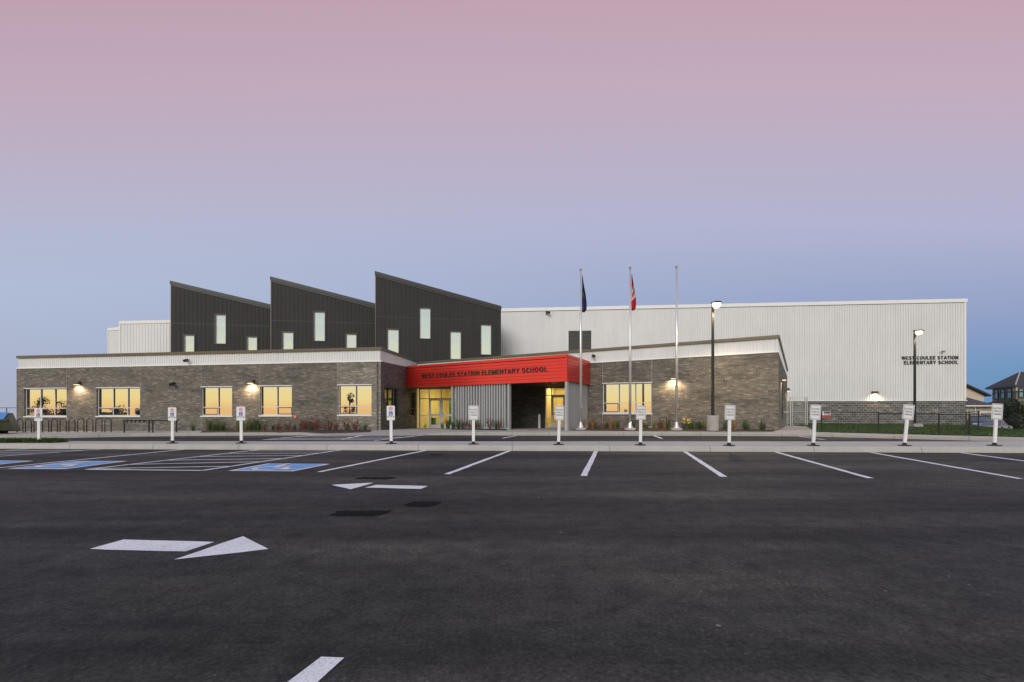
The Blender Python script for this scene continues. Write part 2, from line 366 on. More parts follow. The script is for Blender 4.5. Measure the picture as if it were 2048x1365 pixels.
# raised concrete island between the stalls and the drive
KH = .165
def fl(x): a, b = G(0, 898), G(2048, 906.6); return a.y+(b.y-a.y)*(x-a.x)/(b.x-a.x)
def bl(x): a, b = G(0, 882.6, KH), G(1700, 883.0, KH); return a.y+(b.y-a.y)*(x-a.x)/(b.x-a.x)
g = MB(); prev = None
for i in range(0, 61):
    x = -36+i*1.1; y0, y1, z = fl(x), bl(x), KX*x
    prof = [(y0, z-.1), (y0, z+.02), (y0+.035, z+KH-.035), (y0+.05, z+KH-.012), (y0+.085, z+KH), (y0+.17, z+KH+.002), (y1-.08, z+KH), (y1-.03, z+KH-.02), (y1, z+.02), (y1, z-.1)]
    if prev:
        for a, b, c, d in zip(prev[1], prev[1][1:], prof[1:], prof):
            g.quad((prev[0], *a), (x, *d), (x, *c), (prev[0], *b))
    prev = (x, prof)
for x in (-36, 30):
    y0, y1, z = fl(x), bl(x), KX*x
    g.quad((x, y0, z-.1), (x, y1, z-.1), (x, y1, z+KH-.02), (x, y0+.04, z+KH-.02))
tag(obj('island_kerb', g, M_conc), kind='structure')
# pavement behind the drive, with its kerb
g = MB(); X = [-58+.8*i for i in range(0, 152)]; prev = None
for x in X:
    yk = kerbY(x)
    yy = [yk, yk+.03, yk+.15, yk+.8, yk+1.6, yk+2.6, yk+4, yk+6, yk+8, yk+10, yk+13, yk+17, 47]
    col = [(x, yk-.015, KX*x-.12), (x, yk, zs(x, yk)-.03)]+[(x, y, zs(x, y)) for y in yy[1:]]
    if prev:
        for a, b, c, d in zip(prev, prev[1:], col[1:], col): g.quad(a, d, c, b)
    prev = col
tag(obj('pavement', g, M_walk), kind='structure')
def sheet(name, m, poly, off, res=.6, kind='structure'):               # a sheet that follows the pavement's levels inside a polygon
    bm = bmesh.new(); bm.faces.new([bm.verts.new((p[0], p[1], 0)) for p in poly])
    x0, x1 = min(p[0] for p in poly), max(p[0] for p in poly); y0, y1 = min(p[1] for p in poly), max(p[1] for p in poly)
    for ax, a, b in ((0, x0, x1), (1, y0, y1)):
        k = a+res
        while k < b:
            n = (1, 0, 0) if ax == 0 else (0, 1, 0); co = (k, 0, 0) if ax == 0 else (0, k, 0)
            bmesh.ops.bisect_plane(bm, geom=bm.verts[:]+bm.edges[:]+bm.faces[:], plane_co=co, plane_no=n); k += res
    for v in bm.verts: v.co.z = zs(v.co.x, v.co.y)+off
    me = bpy.data.meshes.new(name); bm.to_mesh(me); bm.free()
    return tag(obj(name, me, m), kind=kind)
def onS(u, v):                                                         # sight line met with the pavement's surface
    Y = 24.0
    for _ in range(40):
        x = (u-CU)/F*Y; Y = .5*Y+.5*(H-zs(x, Y))/((v-CV)/F)
    return Vector(((u-CU)/F*Y, Y, zs((u-CU)/F*Y, Y)))
# ------------------------------------------------------------------ road markings
def ragged(p, st=.22, j=.009):
    out = []
    for a, b in zip(p, p[1:]+p[:1]):
        n = max(1, int((b-a).length/st))
        for k in range(n): out.append(a.lerp(b, k/n)+Vector((random.uniform(-j, j), random.uniform(-j, j), 0)))
    return out
def mark(name, polys, label, cat='road marking', m=None, off=.004, group=None):
    g = MB()
    for p in polys: g.quad(*[(q.x, q.y, KX*q.x+off) for q in ragged(p)])
    return tag(obj(name, g, m or M_wpaint), label, cat, group)
def line(a, b, wd=.115):
    d = (b-a); d.z = 0; n = Vector((-d.y, d.x, 0)).normalized()*wd/2
    return [a-n, b-n, b+n, a+n]
SL = [((851,901.6),(638,944.6)), ((1018.6,902.5),(894,949)), ((1192,903.2),(1167.6,952.6)), ((1370,903.9),(1448,954.4)), ((1552,904.7),(1741,957.2)), ((1741,905.4),(2042,958.4)), ((1922,906.2),(2335,960))]
LB = ['white stall line beside the blue wheelchair box, ending near the first charging sign', 'white stall line leading to the charging sign before the fin screen',
      'nearly straight white stall line in the middle of the row', 'white stall line leaning right below the third charging sign', 'white stall line whose far end lies between the lamp base sign and gate sign',
      'long white stall line below the sign before the red and white notice', 'white stall line cut by the right edge, last of the row']
for (a, b), l in zip(SL, LB): mark('stall_line', [line(G(*a), G(*b))], l, group='white stall lines along the island')
mark('stall_line', [line(G(379,898.4), G(-330,969), .11)], 'long white stall line between two blue wheelchair boxes at the left', group='white stall lines along the island')
T = lambda x, y: (x/2.926, 850+y/2.926)
def onl(a, b, y):                                                      # point on the line a-b at picture row y
    t = (y-a[1])/(b[1]-a[1]); return (a[0]+(b[0]-a[0])*t, y)
def hatch(a0, a1, b0, b1, pairs, label, extra=()):
    ps = [line(G(*a0), G(*a1), .10), line(G(*b0), G(*b1), .10), line(G(*a1), G(*b1), .10)]
    for ya, yb in pairs:
        ps.append(line(G(*onl(a0, a1, ya)), G(*onl(b0, b1, yb)), .09))
    return mark('hatched_aisle', ps, label)
l0, l1, r0, r1 = T(1570,140), T(505,262), T(2010,146), T(1185,268)
hatch(l0, l1, r0, r1, [(T(0,a)[1], T(0,b)[1]) for a, b in ((258,243),(233,217),(208,198),(187,180),(168,166),(153,154))], 'white hatched aisle between two blue wheelchair boxes')
l0, l1, r0, r1 = (60,898.3), (-420,933), (203,899), (-330,936)
hatch(l0, l1, r0, r1, [(a, b) for a, b in ((927,921),(918,913),(911,908),(906,904.5),(902,901.5))], 'white hatched aisle cut by the left edge of the lot')
def wheel_poly(o, ex, ey, sz, white=True):                             # the white seated figure in a wheel, as flat strips
    ps = []
    def pt(x, y): return o+ex*(x*sz)+ey*(y*sz)
    def strip(pts, wd):
        for a, b in zip(pts, pts[1:]):
            a, b = Vector(a), Vector(b); d = (b-a).normalized(); n = Vector((-d.y, d.x))*wd/2; a = a-d*wd*.25; b = b+d*wd*.25
            ps.append([pt(*(a-n)), pt(*(b-n)), pt(*(b+n)), pt(*(a+n))])
    strip([(-.06+.24*math.cos(t), -.17+.24*math.sin(t)) for t in [R(120+i*21) for i in range(12)]], .075)
    strip([(-.10,.28), (-.06,-.08), (.16,-.08), (.26,-.34), (.34,-.31)], .085)
    strip([(-.08,.10), (.12,.10)], .06)
    c = [(-.11+.065*math.cos(k*math.pi/4), .38+.065*math.sin(k*math.pi/4)) for k in range(8)]
    ps.append([pt(*q) for q in c])
    return ps
BX = [([(150,922.8),(256,922.8),(130,938.9),(13.7,938)], 'blue wheelchair box painted left of the hatched aisle'),
      ([(535,927.9),(661,928.6),(586,943.3),(456,942.3)], 'blue wheelchair box painted right of the hatched aisle'),
      ([(-42,921.4),(68,922.5),(-72,937.2),(-185,936)], 'blue wheelchair box cut by the left edge of the picture')]
for q, l in BX:
    c = [G(*p) for p in q]; o = (c[0]+c[1]+c[2]+c[3])/4
    t = thing('wheelchair_marking', l, 'road marking', (o.x, o.y, KX*o.x), 0, 'blue wheelchair boxes')
    def loc(p, off): return (p.x-o.x, p.y-o.y, KX*(p.x-o.x)+off)
    g = MB(); g.quad(*[loc(p, .004) for p in c]); obj('border', g, M_wpaint, t)
    g = MB(); g.quad(*[loc(o+(p-o)*.87, .008) for p in c]); obj('blue_field', g, M_bpaint, t)
    ex = ((c[1]-c[0])+(c[2]-c[3])).normalized(); ey = Vector((-ex.y, ex.x, 0))
    g = MB()
    for k, ps in enumerate(wheel_poly(o, ex, ey, 1.35)): g.quad(*[loc(p, .012+.0004*k) for p in ps])
    obj('wheelchair_symbol', g, M_wpaint, t)
mark('direction_arrow', [[G(*p) for p in q] for q in (((662.5,970.3),(748.4,966),(701.6,979.5)), ((752,970.5),(857,972.8),(841,978.7),(729.7,976)))], 'white arrow pointing left, the smaller one nearer the stalls')
mark('direction_arrow', [[G(*p) for p in q] for q in (((484.8,1073.6),(537.5,1099.4),(350,1120.5)), ((244.5,1080.6),(427,1085),(371.5,1104),(179,1099.4)))], 'large white arrow pointing right, in the near left of the lot')
mark('stall_line', [[G(*p) for p in ((647,1313.8),(688,1316),(560,1445),(468,1440))]], 'broad white line end at the bottom edge of the picture')
def patch(u0, u1, v0, v1, label, sk):
    a = [(u0, v0+.4*(v1-v0)), (u0+.2*(u1-u0), v0), (u0+.55*(u1-u0), v0+.06*(v1-v0)), (u1, v0+.1*(v1-v0)), (u1-.08*(u1-u0)-sk, v1-.2*(v1-v0)), (u0+.75*(u1-u0)-sk, v1), (u0+.3*(u1-u0)-sk, v1-.05*(v1-v0)), (u0-sk*.3, v1-.15*(v1-v0))]
    c = [G(*p) for p in a]; pts = []
    for p, q in zip(c, c[1:]+c[:1]):
        for k in range(4): pts.append(p.lerp(q, k/4)+Vector((random.uniform(-.025,.025), random.uniform(-.03,.03), 0)))
    g = MB(); g.quad(*[(p.x, p.y, KX*p.x+.003) for p in pts])
    tag(obj('tar_patch', g, M_patch), label, 'road patch', 'dark tar patches on the asphalt')
patch(712, 800, 954.5, 959.5, 'thin dark tar patch just above the left pointing arrow', 8)
patch(664, 790, 1021, 1034, 'wide dark tar patch below the left pointing arrow', 18)
patch(812, 888, 1003.5, 1015, 'short dark tar patch right of the wide one', 16)
patch(860, 888, 909, 911.5, 'tiny dark tar patch near the kerb below the first charging sign', 3)
# crossing and stall marks on the drive by the entrance
TT = lambda x, y: (500+x/3.413, 850+y/3.413)
L0, L1, R0, R1 = TT(520,63), TT(90,103), TT(1205,69), TT(850,108)
ps = [line(G(*R0), G(*R1), .16), line(G(*TT(840,60)), G(*TT(630,99)), .16), line(G(*L0), G(*L1), .16)]
for y in (66, 74, 83, 93, 101): ps.append(line(G(*onl(L0, L1, 850+y/3.413)), G(*onl(R0, R1, 850+(y+3)/3.413)), .22))
mark('hatched_crossing', ps, 'white hatched crossing on the drive before the entrance')
for a, b, l in (((1005,877.2),(1032,871.9),'short white line on the drive below the dark recess'), ((1308,871.9),(1324,877.8),'short white line on the drive below the wide yellow window'), ((1600,873.6),(1649,880),'short white line on the drive before the gate path')):
    mark('drive_line', [line(G(*a), G(*b), .12)], l, group='short stall lines across the drive')
# ------------------------------------------------------------------ the school
YL, YC = 33.2, 28.5
pA0, pA1 = P(33, 823, YL), P(761.5, 823, YC)
pA2 = P(838, 823, 36.6)
frA = Fr(pA0, pA1); frR = Fr(pA1, pA2)
pW0, pW1, pW2 = P(833, 823, 34.9), P(1557, 823, 26.5), P(1574.5, 823, 36)
frW = Fr(pW0, pW1); frS = Fr(pW1, pW2)
pC0, pC1, pC2 = P(812, 823, 33.5), P(1134.5, 823, 26.4), P(1179, 823, 30.2)
frC = Fr(pC0, pC1); frCs = Fr(pC1, pC2)
pD0, pD1 = P(838, 823, 35.8), P(1136, 823, 32.6)
frD = Fr(pD0, pD1)
pG0, pG1 = P(960, 823, 47.1), P(1932, 823, 42.8)
frG = Fr(pG0, pG1)
school = thing('school_building', 'low grey brick school with red canopy, black sawtooth roofs and white gym', 'school', (0, 32, 0))
def wall(name, fr, s0, s1, zb, zt0, zt1, m, holes=(), reveal=.2, parent=None, back=.25, bands=()):
    g = MB(); top = lambda s: zt0+(zt1-zt0)*(s-s0)/(s1-s0)
    cuts = sorted({s0, s1}|{h[0] for h in holes}|{h[1] for h in holes})
    for a, b in zip(cuts, cuts[1:]):
        hs = sorted([h for h in holes if h[0] <= a+1e-6 and h[1] >= b-1e-6], key=lambda h: h[2])
        z = zb
        for h in hs:
            if h[2] > z+1e-4: g.quad((a,0,z),(b,0,z),(b,0,h[2]),(a,0,h[2]))
            z = h[3]
        g.quad((a,0,z),(b,0,z),(b,0,top(b)),(a,0,top(a)))
    for a, b, z0, z1 in [h[:4] for h in holes]:
        d = reveal
        g.quad((a,0,z0),(a,d,z0),(a,d,z1),(a,0,z1)); g.quad((b,0,z0),(b,0,z1),(b,d,z1),(b,d,z0))
        g.quad((a,0,z0),(b,0,z0),(b,d,z0),(a,d,z0)); g.quad((a,0,z1),(a,d,z1),(b,d,z1),(b,0,z1))
    if back:
        g.quad((s0,0,zb),(s0,back,zb),(s0,back,zt0),(s0,0,zt0)); g.quad((s1,0,zb),(s1,0,zt1),(s1,back,zt1),(s1,back,zb))
        g.quad((s0,0,zt0),(s0,back,zt0),(s1,back,zt1),(s1,0,zt1))
    return obj(name, g, m, parent or school, fr.M)
def ribs(g, s0, s1, pitch, wd, dep, zb, zt, holes=(), base=0.0, tw=.6):
    n = int((s1-s0)/pitch); off = ((s1-s0)-n*pitch)/2
    for i in range(n+1):
        s = s0+off+i*pitch; a, b = s-wd/2, s+wd/2
        if a < s0 or b > s1: continue
        segs = [(zb(s), zt(s))]
        for h in holes:
            if h[0]-.02 < b and h[1]+.02 > a:
                ns = []
                for z0, z1 in segs:
                    if h[2] > z0 and h[2] < z1: ns.append((z0, h[2]))
                    if h[3] < z1 and h[3] > z0: ns.append((h[3], z1))
                    if h[2] >= z1 or h[3] <= z0: ns.append((z0, z1))
                segs = ns
        for z0, z1 in segs:
            if z1-z0 < .02: continue
            c = wd*tw/2
            g.hexa([(a,base,z0),(s-c,base-dep,z0),(s+c,base-dep,z0),(b,base,z0)], [(a,base,z1),(s-c,base-dep,z1),(s+c,base-dep,z1),(b,base,z1)])
def bar(g, s0, s1, d0, d1, z00, z01, z10, z11):                        # a bar along a wall whose height may slope: z at s0 then at s1
    g.hexa([(s0,d0,z00),(s1,d0,z10),(s1,d1,z10),(s0,d1,z00)], [(s0,d0,z01),(s1,d0,z11),(s1,d1,z11),(s0,d1,z01)])
def window(fr, h, cols, trans, gm=None, fm=None, dep=.16, sill=True, fw=.05, label=None, parent=None, vent=0):
    a, b, z0, z1 = h; g = MB(); d0, d1 = dep-.05, dep+.03
    g.box(a+.002, b-.002, d0, d1, z0+.002, z0+fw+.01); g.box(a+.002, b-.002, d0, d1, z1-fw, z1-.002)
    g.box(a+.002, a+fw, d0, d1, z0+fw+.01, z1-fw); g.box(b-fw, b-.002, d0, d1, z0+fw+.01, z1-fw)
    xs_ = [a+(b-a)*c for c in cols]
    for x in xs_: g.box(x-fw*.45, x+fw*.45, d0+.004, d1, z0+fw+.01, z1-fw)
    ed = [a+fw]+xs_+[b-fw]
    if trans:
        zt = z0+(z1-z0)*trans
        for p, q in zip(ed, ed[1:]): g.box(p+(fw*.45 if p != a+fw else 0), q-(fw*.45 if q != b-fw else 0), d0+.008, d1, zt-fw*.45, zt+fw*.45)
    wo_ = obj('window', g, fm or M_alu, parent or school, fr.M)
    if label: wo_['label'] = label
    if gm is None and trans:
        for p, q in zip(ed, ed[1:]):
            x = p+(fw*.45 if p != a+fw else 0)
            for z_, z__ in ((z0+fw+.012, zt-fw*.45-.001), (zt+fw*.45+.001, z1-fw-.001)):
                g = MB(); g.box(x+.001, x+.035, d0+.028, d1-.025, z_, z__); obj('dark_reflection_strip', g, M_blk, wo_, fr.M)  # black strip imitating the dark reflection of jamb and mullion at the pane's edge
        g = MB(); p, q = (ed[0], ed[1]) if vent == 0 else (ed[-2], ed[-1]); p += .05; q -= .03; k = .045
        g.box(p, q, d0+.02, d1-.03, zt-fw*.45-.002-k, zt-fw*.45-.002); g.box(p, q, d0+.02, d1-.03, z0+fw+.012, z0+fw+.012+k)
        g.box(q-k, q, d0+.02, d1-.03, z0+fw+.012+k, zt-fw*.45-.002-k)
        obj('vent_sash', g, M_blk, wo_, fr.M)
    g = MB(); g.quad((a+.01,dep+.01,z0+.01),(b-.01,dep+.01,z0+.01),(b-.01,dep+.01,z1-.01),(a+.01,dep+.01,z1-.01))
    obj('pane', g, gm or M_glass, wo_, fr.M)
    if sill:
        g = MB(); g.box(a-.03, b+.03, -.05, dep-.06, z0-.07, z0-.003); obj('sill', g, M_trimw, wo_, fr.M)
        g = MB(); g.box(a-.03, b+.03, -.025, .02, z1+.003, z1+.05); obj('lintel', g, M_trimw, wo_, fr.M)
    return wo_
def hole(fr, u0, u1, v0, v1, d=0.0):
    s0, za = fr.sz(u0, (v0+v1)/2, d); s1, zb = fr.sz(u1, (v0+v1)/2, d); um = (u0+u1)/2
    return (s0, s1, fr.sz(um, v1, d)[1], fr.sz(um, v0, d)[1])
def wall_lamp(fr, u, v, power, wd=.42, lab=None, col=(1,.74,.44)):
    s, z = fr.sz(u, v); g = MB()
    g.hexa([(s-wd/2,-.30,z-.02),(s+wd/2,-.30,z-.02),(s+wd/2,-.004,z-.02),(s-wd/2,-.004,z-.02)], [(s-wd/2,-.18,z+.2),(s+wd/2,-.18,z+.2),(s+wd/2,-.004,z+.2),(s-wd/2,-.004,z+.2)])
    o = obj('wall_lamp', g, M_bronze, school, fr.M)
    g = MB(); g.box(s-wd*.36, s+wd*.36, -.25, -.06, z-.034, z-.021); obj('lens', g, M_lampw, o, fr.M)
    li = bpy.data.objects.new('lamp_light', bpy.data.lights.new('lamp_light', 'SPOT')); C.objects.link(li)
    li.data.energy = power; li.data.color = col; li.data.spot_size = R(165); li.data.spot_blend = .5; li.data.shadow_soft_size = .12
    p = fr.pt(s, -.22, z-.12); dr = (fr.ey*.18+Vector((0, 0, -1))).normalized()
    place(li, o, Matrix.Translation(p) @ dr.to_track_quat('-Z', 'Y').to_matrix().to_4x4())
    return o
def camera_fix(fr, u, v, k=1.0):
    s, z = fr.sz(u, v); g = MB()
    g.box(s-.07*k, s+.07*k, -.12*k, -.045, z-.06*k, z+.06*k); g.tube([fr_l(s, -.12, z-.02), fr_l(s+.16*k, -.42*k, z-.09*k)], .075*k, 10); g.tube([fr_l(s, -.10, z), fr_l(s, -.16, z-.12*k)], .05*k, 8)
    return obj('security_camera', g, M_blk, school, fr.M)
fr_l = lambda s, d, z: (s, d, z)
# --- left wing
LW = [hole(frA, 48.4,132.8,777.6,833), hole(frA, 193,280,776.4,832.4), hole(frA, 402,464,774.6,832), hole(frA, 519,583.6,772.6,831.3), hole(frA, 675.4,743,770.8,830.3)]
zA0, zA1 = frA.sz(33, 737.6)[1], frA.sz(761.5, 723.2)[1]; zc0, zc1 = frA.sz(35, 717.3)[1], frA.sz(761.5, 700.4)[1]; zq0, zq1 = frA.sz(35, 712.3)[1], frA.sz(761.5, 694.6)[1]
sB = frA.sz(674, 800)[0]
zAm = zA0+(zA1-zA0)*sB/frA.L
wall('brick_wall', frA, 0, sB, -.6, zA0, zAm, M_brick, LW[:4], back=0)
wall('brick_wall', frA, sB, frA.L, -.6, zAm, zA1, M_brickl, LW[4:], back=0)
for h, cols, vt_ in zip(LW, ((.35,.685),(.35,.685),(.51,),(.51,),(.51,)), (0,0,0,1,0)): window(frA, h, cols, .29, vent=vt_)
g = MB(); g.quad((0.12,.05,zA0),(frA.L-.03,.05,zA1),(frA.L-.03,.05,zc1),(0.12,.05,zc0)); tpz = lambda s: zc0+(zc1-zc0)*s/frA.L; btz = lambda s: zA0+(zA1-zA0)*s/frA.L+.06
g.quad((.12,.05,zA0),(.12,.05,zc0),(.12,.6,zc0),(.12,.6,zA0))
ribs(g, .15, frA.L-.05, .17, .07, .03, btz, tpz, base=.05)
obj('parapet', g, M_white, school, frA.M)
g = MB(); bar(g, -.02, frA.L+.03, -.03, .09, zA0-.015, zA0+.055, zA1-.015, zA1+.055); obj('flashing', g, M_trimw, school, frA.M)
g = MB(); bar(g, .06, frA.L+.05, -.06, .35, zc0, zq0, zc1, zq1); obj('parapet_cap', g, M_bronze, school, frA.M)
for s in [frA.sz(u, 780)[0] for u in (132.8, 280, 402, 519, 674)]:
    g = MB(); g.box(s+.014, s+.026, -.003, .01, -.3, btz(s)-.09); obj('control_joint', g, M_joint, school, frA.M)
# its return wall towards the entrance
RW = [hole(frR, 769.5,797.5,776.5,832.5), hole(frR, 818.5,831.5,784,832)]
zr1 = frR.sz(812, 733.7)[1]; rb = lambda s: zA1+(zr1-zA1)*s/frR.sz(812, 733)[0]; rc = lambda s: zc1+(frR.sz(833,722)[1]-.1-zc1)*s/frR.L
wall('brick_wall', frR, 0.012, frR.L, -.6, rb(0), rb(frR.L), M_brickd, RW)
for h, cc in zip(RW, ((.36,.72), (.5,))): window(frR, h, cc, .3, M_glassd, M_darktrim, sill=False)
g = MB(); g.quad((0.0,.03,rb(0)),(frR.L,.03,rb(frR.L)),(frR.L,.03,rc(frR.L)),(0.0,.03,rc(0))); ribs(g, .1, frR.L, .17, .07, .03, lambda s: rb(s)+.05, rc, base=.03) if False else None; obj('parapet', g, M_white, school, frR.M)
g = MB(); bar(g, .06, frR.L, -.05, .35, rc(0)+.003, rc(0)+zq1-zc1-.004, rc(frR.L), rc(frR.L)+.2); obj('parapet_cap', g, M_bronze, school, frR.M)
g = MB(); bl0 = P(33, 823, YL); e = Vector((4.0, 20, 0))
zz = min(zc0, zc1)-.15
q = [frA.pt(.3,.3,0), frA.pt(frA.L-.3,.3,0), frR.pt(frR.L,.3,0), Vector((-4,52,0)), Vector((-30,56,0))]
g.quad(*[(p.x, p.y, zz) for p in q]); obj('roof', g, M_roof, school, Matrix())
g = MB(); a = frA.pt(0,.25,0); b = Vector((-30.6, 56, 0)); c = Vector((-4,56.2,0))
g.quad((a.x,a.y,-.6),(b.x,b.y,-.6),(b.x,b.y,zA0+.8),(a.x,a.y,zA0)); g.quad((b.x,b.y,-.6),(c.x,c.y,-.6),(c.x,c.y,zA0+.8),(b.x,b.y,zA0+.8)); obj('brick_wall', g, M_brick, school, Matrix())
# --- black sawtooth halls
def hall(u0, Y0, u1, Y1, vt0, vt1, wins, vs):
    a, b = P(u0, 823, Y0), P(u1, 823, Y1); fr = Fr(a, b); z0, z1 = P(u0, vt0, Y0).z, P(u1, vt1, Y1).z
    hs = [hole(fr, *q) for q in wins]
    wall('metal_wall', fr, 0, fr.L, 3.6, z0-.3, z1-.3, M_dark, hs, .12, back=0)
    g = MB(); tp = lambda s: z0-.32+(z1-z0)*s/fr.L
    ribs(g, .03, fr.L-.03, .33, .04, .022, lambda s: 3.6, tp, [(h[0]-.1,h[1]+.1,h[2]-.1,h[3]+.1) for h in hs], tw=.9)
    obj('standing_seam', g, M_dark, school, fr.M)
    s_, zs0 = fr.sz((u0+u1)/2, vs); g = MB(); last = .02
    for h in sorted([h for h in hs if h[2]-.1 < zs0 < h[3]+.1]): g.box(last, h[0]-.1, -.012, .002, zs0, zs0+.05); last = h[1]+.1
    g.box(last, fr.L-.02, -.012, .002, zs0, zs0+.05); obj('seam_trim', g, M_darktrim, school, fr.M)
    for h in hs:
        wo_ = window(fr, h, (), 0, M_glassu, M_trimw, .10, False, .06)
        g = MB(); k = .085
        for q in ((h[0]-k,h[1]+k,h[3]+.002,h[3]+k),(h[0]-k,h[1]+k,h[2]-k,h[2]-.002),(h[0]-k,h[0]-.002,h[2]-.002,h[3]+.002),(h[1]+.002,h[1]+k,h[2]-.002,h[3]+.002)): g.box(q[0],q[1],-.06,.02,q[2],q[3])
        obj('surround', g, M_darktrim, wo_, fr.M)
    g = MB(); bar(g, -.06, fr.L+.03, -.09, .5, z0-.27, z0, z1-.27, z1); bar(g, -.03, fr.L, -.05, -.012, z0-.42, z0-.272, z1-.42, z1-.272); obj('roof_edge', g, M_darktrim, school, fr.M)
    g = MB(); D = 16; g.quad((0,.4,z0-.05),(fr.L,.4,z1-.05),(fr.L,D,z1-.05),(0,D,z0-.05)); g.quad((0,.02,3.6),(0,D,3.6),(0,D,z0-.06),(0,.02,z0-.3)); g.quad((fr.L,.02,3.6),(fr.L,.02,z1-.3),(fr.L,D,z1-.06),(fr.L,D,3.6)); g.quad((0,D,3.6),(fr.L,D,3.6),(fr.L,D,z1-.05),(0,D,z0-.05))
    obj('roof', g, M_dark, school, fr.M)
    g = MB(); g.box(-.03, .03, -.03, .05, 3.6, z0-.43); obj('corner_trim', g, M_bronze, school, fr.M)
    return fr
SY = 1.07
hall(342, 38.8*SY, 543, 40.3*SY, 562, 610, [(368.5,388.5,671,712),(431,451.5,630,687.5),(494.5,514,674.5,712)], 650.5)
hall(542, 37.8*SY, 753, 39.3*SY, 553.5, 608.5, [(565.5,586.5,665,710),(628.5,649.5,624.5,682),(692.5,712.5,669,708)], 645)
hall(751.2, 37*SY, 1002, 38.9*SY, 543, 613, [(775.5,797,659.5,706),(840,860.5,617,677.5),(901,921.5,664,718.5),(962,982,650.5,709.5)], 639)
# --- white blocks behind the halls on the left
def white_block(u0, u1, vt, Y):
    a, b = P(u0, 823, Y+.6), P(u1, 823, Y); fr = Fr(a, b); z = P((u0+u1)/2, vt, Y+.3).z
    g = MB(); g.quad((0,0,3),(fr.L,0,3),(fr.L,0,z-.28),(0,0,z-.28)); g.quad((0,0,3),(0,10,3),(0,10,z-.1),(0,0,z-.28)); g.quad((0,.2,z-.1),(fr.L,.2,z-.1),(fr.L,10,z-.1),(0,10,z-.1))
    ribs(g, .05, fr.L, .3, .1, .03, lambda s: 3, lambda s: z-.29)
    obj('gym_wall', g, M_white, school, fr.M)
    g = MB(); bar(g, -.05, fr.L, -.06, .4, z-.27, z, z-.27, z); g.box(-.04, .06, -.05, .0, 3, z-.272); obj('parapet_cap', g, M_trimw, school, fr.M)
white_block(240, 346, 641.5, 43.5); white_block(217, 242, 655.5, 46.5)
# --- gym
zgt0, zgt1 = frG.sz(1003, 617.6)[1], frG.sz(1932, 598)[1]
sl = (zgt1-zgt0)/(frG.L-frG.sz(1003,617)[0]); zg0 = zgt1-sl*frG.L
zcm = .5*(frG.sz(1618, 802.8)[1]+frG.sz(1930, 799.8)[1])
lo = hole(frG, 1137, 1182.5, 662, 703)
wall('block_wall', frG, 0, frG.L, -.8, zcm-.06, zcm-.06, M_block)
wall('metal_wall', frG, 0, frG.L-.06, zcm, zg0-.35, zgt1-.35, M_white, [lo], .1, back=.3)
g = MB(); ribs(g, .05, frG.L-.12, .215, .105, .055, lambda s: zcm+.02, lambda s: zg0-.36+(zgt1-zg0)*s/frG.L, [lo], tw=.75); obj('corrugation', g, M_white, school, frG.M)
g = MB(); bar(g, -.05, frG.L+.06, -.09, .5, zg0-.31, zg0, zgt1-.31, zgt1); g.box(frG.L-.14, frG.L-.02, -.055, .0, zcm+.05, zgt1-.315); obj('parapet_cap', g, M_trimw, school, frG.M)
g = MB(); g.box(0, frG.L+.06, -.07, .02, zcm-.058, zcm+.01); obj('flashing', g, M_trimw, school, frG.M)
g = MB(); n = 15
for i in range(n):
    z = lo[2]+(lo[3]-lo[2])*(i+.5)/n; hh = (lo[3]-lo[2])/n
    g.hexa([(lo[0]+.03,-.02,z-hh*.45),(lo[1]-.03,-.02,z-hh*.45),(lo[1]-.03,.07,z+hh*.1),(lo[0]+.03,.07,z+hh*.1)], [(lo[0]+.03,-.02,z-hh*.3),(lo[1]-.03,-.02,z-hh*.3),(lo[1]-.03,.07,z+hh*.25),(lo[0]+.03,.07,z+hh*.25)])
g.box(lo[0], lo[0]+.03, -.03, .09, lo[2], lo[3]); g.box(lo[1]-.03, lo[1], -.03, .09, lo[2], lo[3])
g.quad((lo[0],.095,lo[2]),(lo[1],.095,lo[2]),(lo[1],.095,lo[3]),(lo[0],.095,lo[3]))
obj('louvre', g, mat('louvre_metal', (.14,.135,.12), .5), school, frG.M)
g = MB(); D = 24
g.quad((0,.4,zg0-.05),(frG.L,.4,zgt1-.05),(frG.L,D,zgt1-.05),(0,D,zg0-.05)); g.quad((frG.L-.03,.05,-.8),(frG.L-.03,D,-.8),(frG.L-.03,D,zgt1-.06),(frG.L-.03,.05,zgt1-.06)); g.quad((0,D,-.8),(0,D,zg0-.05),(frG.L,D,zgt1-.05),(frG.L,D,-.8))
obj('roof', g, M_white, school, frG.M)
# --- right wing
WW = [hole(frW, 1205.5,1303.5,767,826.8)]
zw0, zw1 = frW.sz(1180, 726.3)[1], frW.sz(1557, 704.4)[1]; s11 = frW.sz(1180, 726)[0]
lin = lambda za, zb: (lambda s: za+(zb-za)*(s-s11)/(frW.L-s11))
wb = lin(zw0, zw1); wcp = lin(frW.sz(1180, 703.6)[1], frW.sz(1556, 677)[1]); wt = lin(frW.sz(1180, 698.8)[1], frW.sz(1556, 670.4)[1])
sd0 = frW.sz(1140, 800)[0]
wall('brick_wall', frW, sd0, frW.L, -.4, wb(sd0), wb(frW.L), M_brick, WW)
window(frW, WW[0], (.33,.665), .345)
g = MB(); sx = frW.L-.03
g.quad((0,.05,wb(0)),(sx,.05,wb(sx)),(sx,.05,wcp(sx)),(0,.05,wcp(0))); ribs(g, .05, sx-.12, .17, .07, .03, lambda s: wb(s)+.06, wcp, base=.05); g.box(sx-.1, sx, .0, .05, wb(sx)+.06, wcp(sx)); obj('parapet', g, M_white, school, frW.M)
g = MB(); bar(g, 0, frW.L+.03, -.03, .09, wb(0)-.015, wb(0)+.055, wb(frW.L)-.015, wb(frW.L)+.055); obj('flashing', g, M_trimw, school, frW.M)
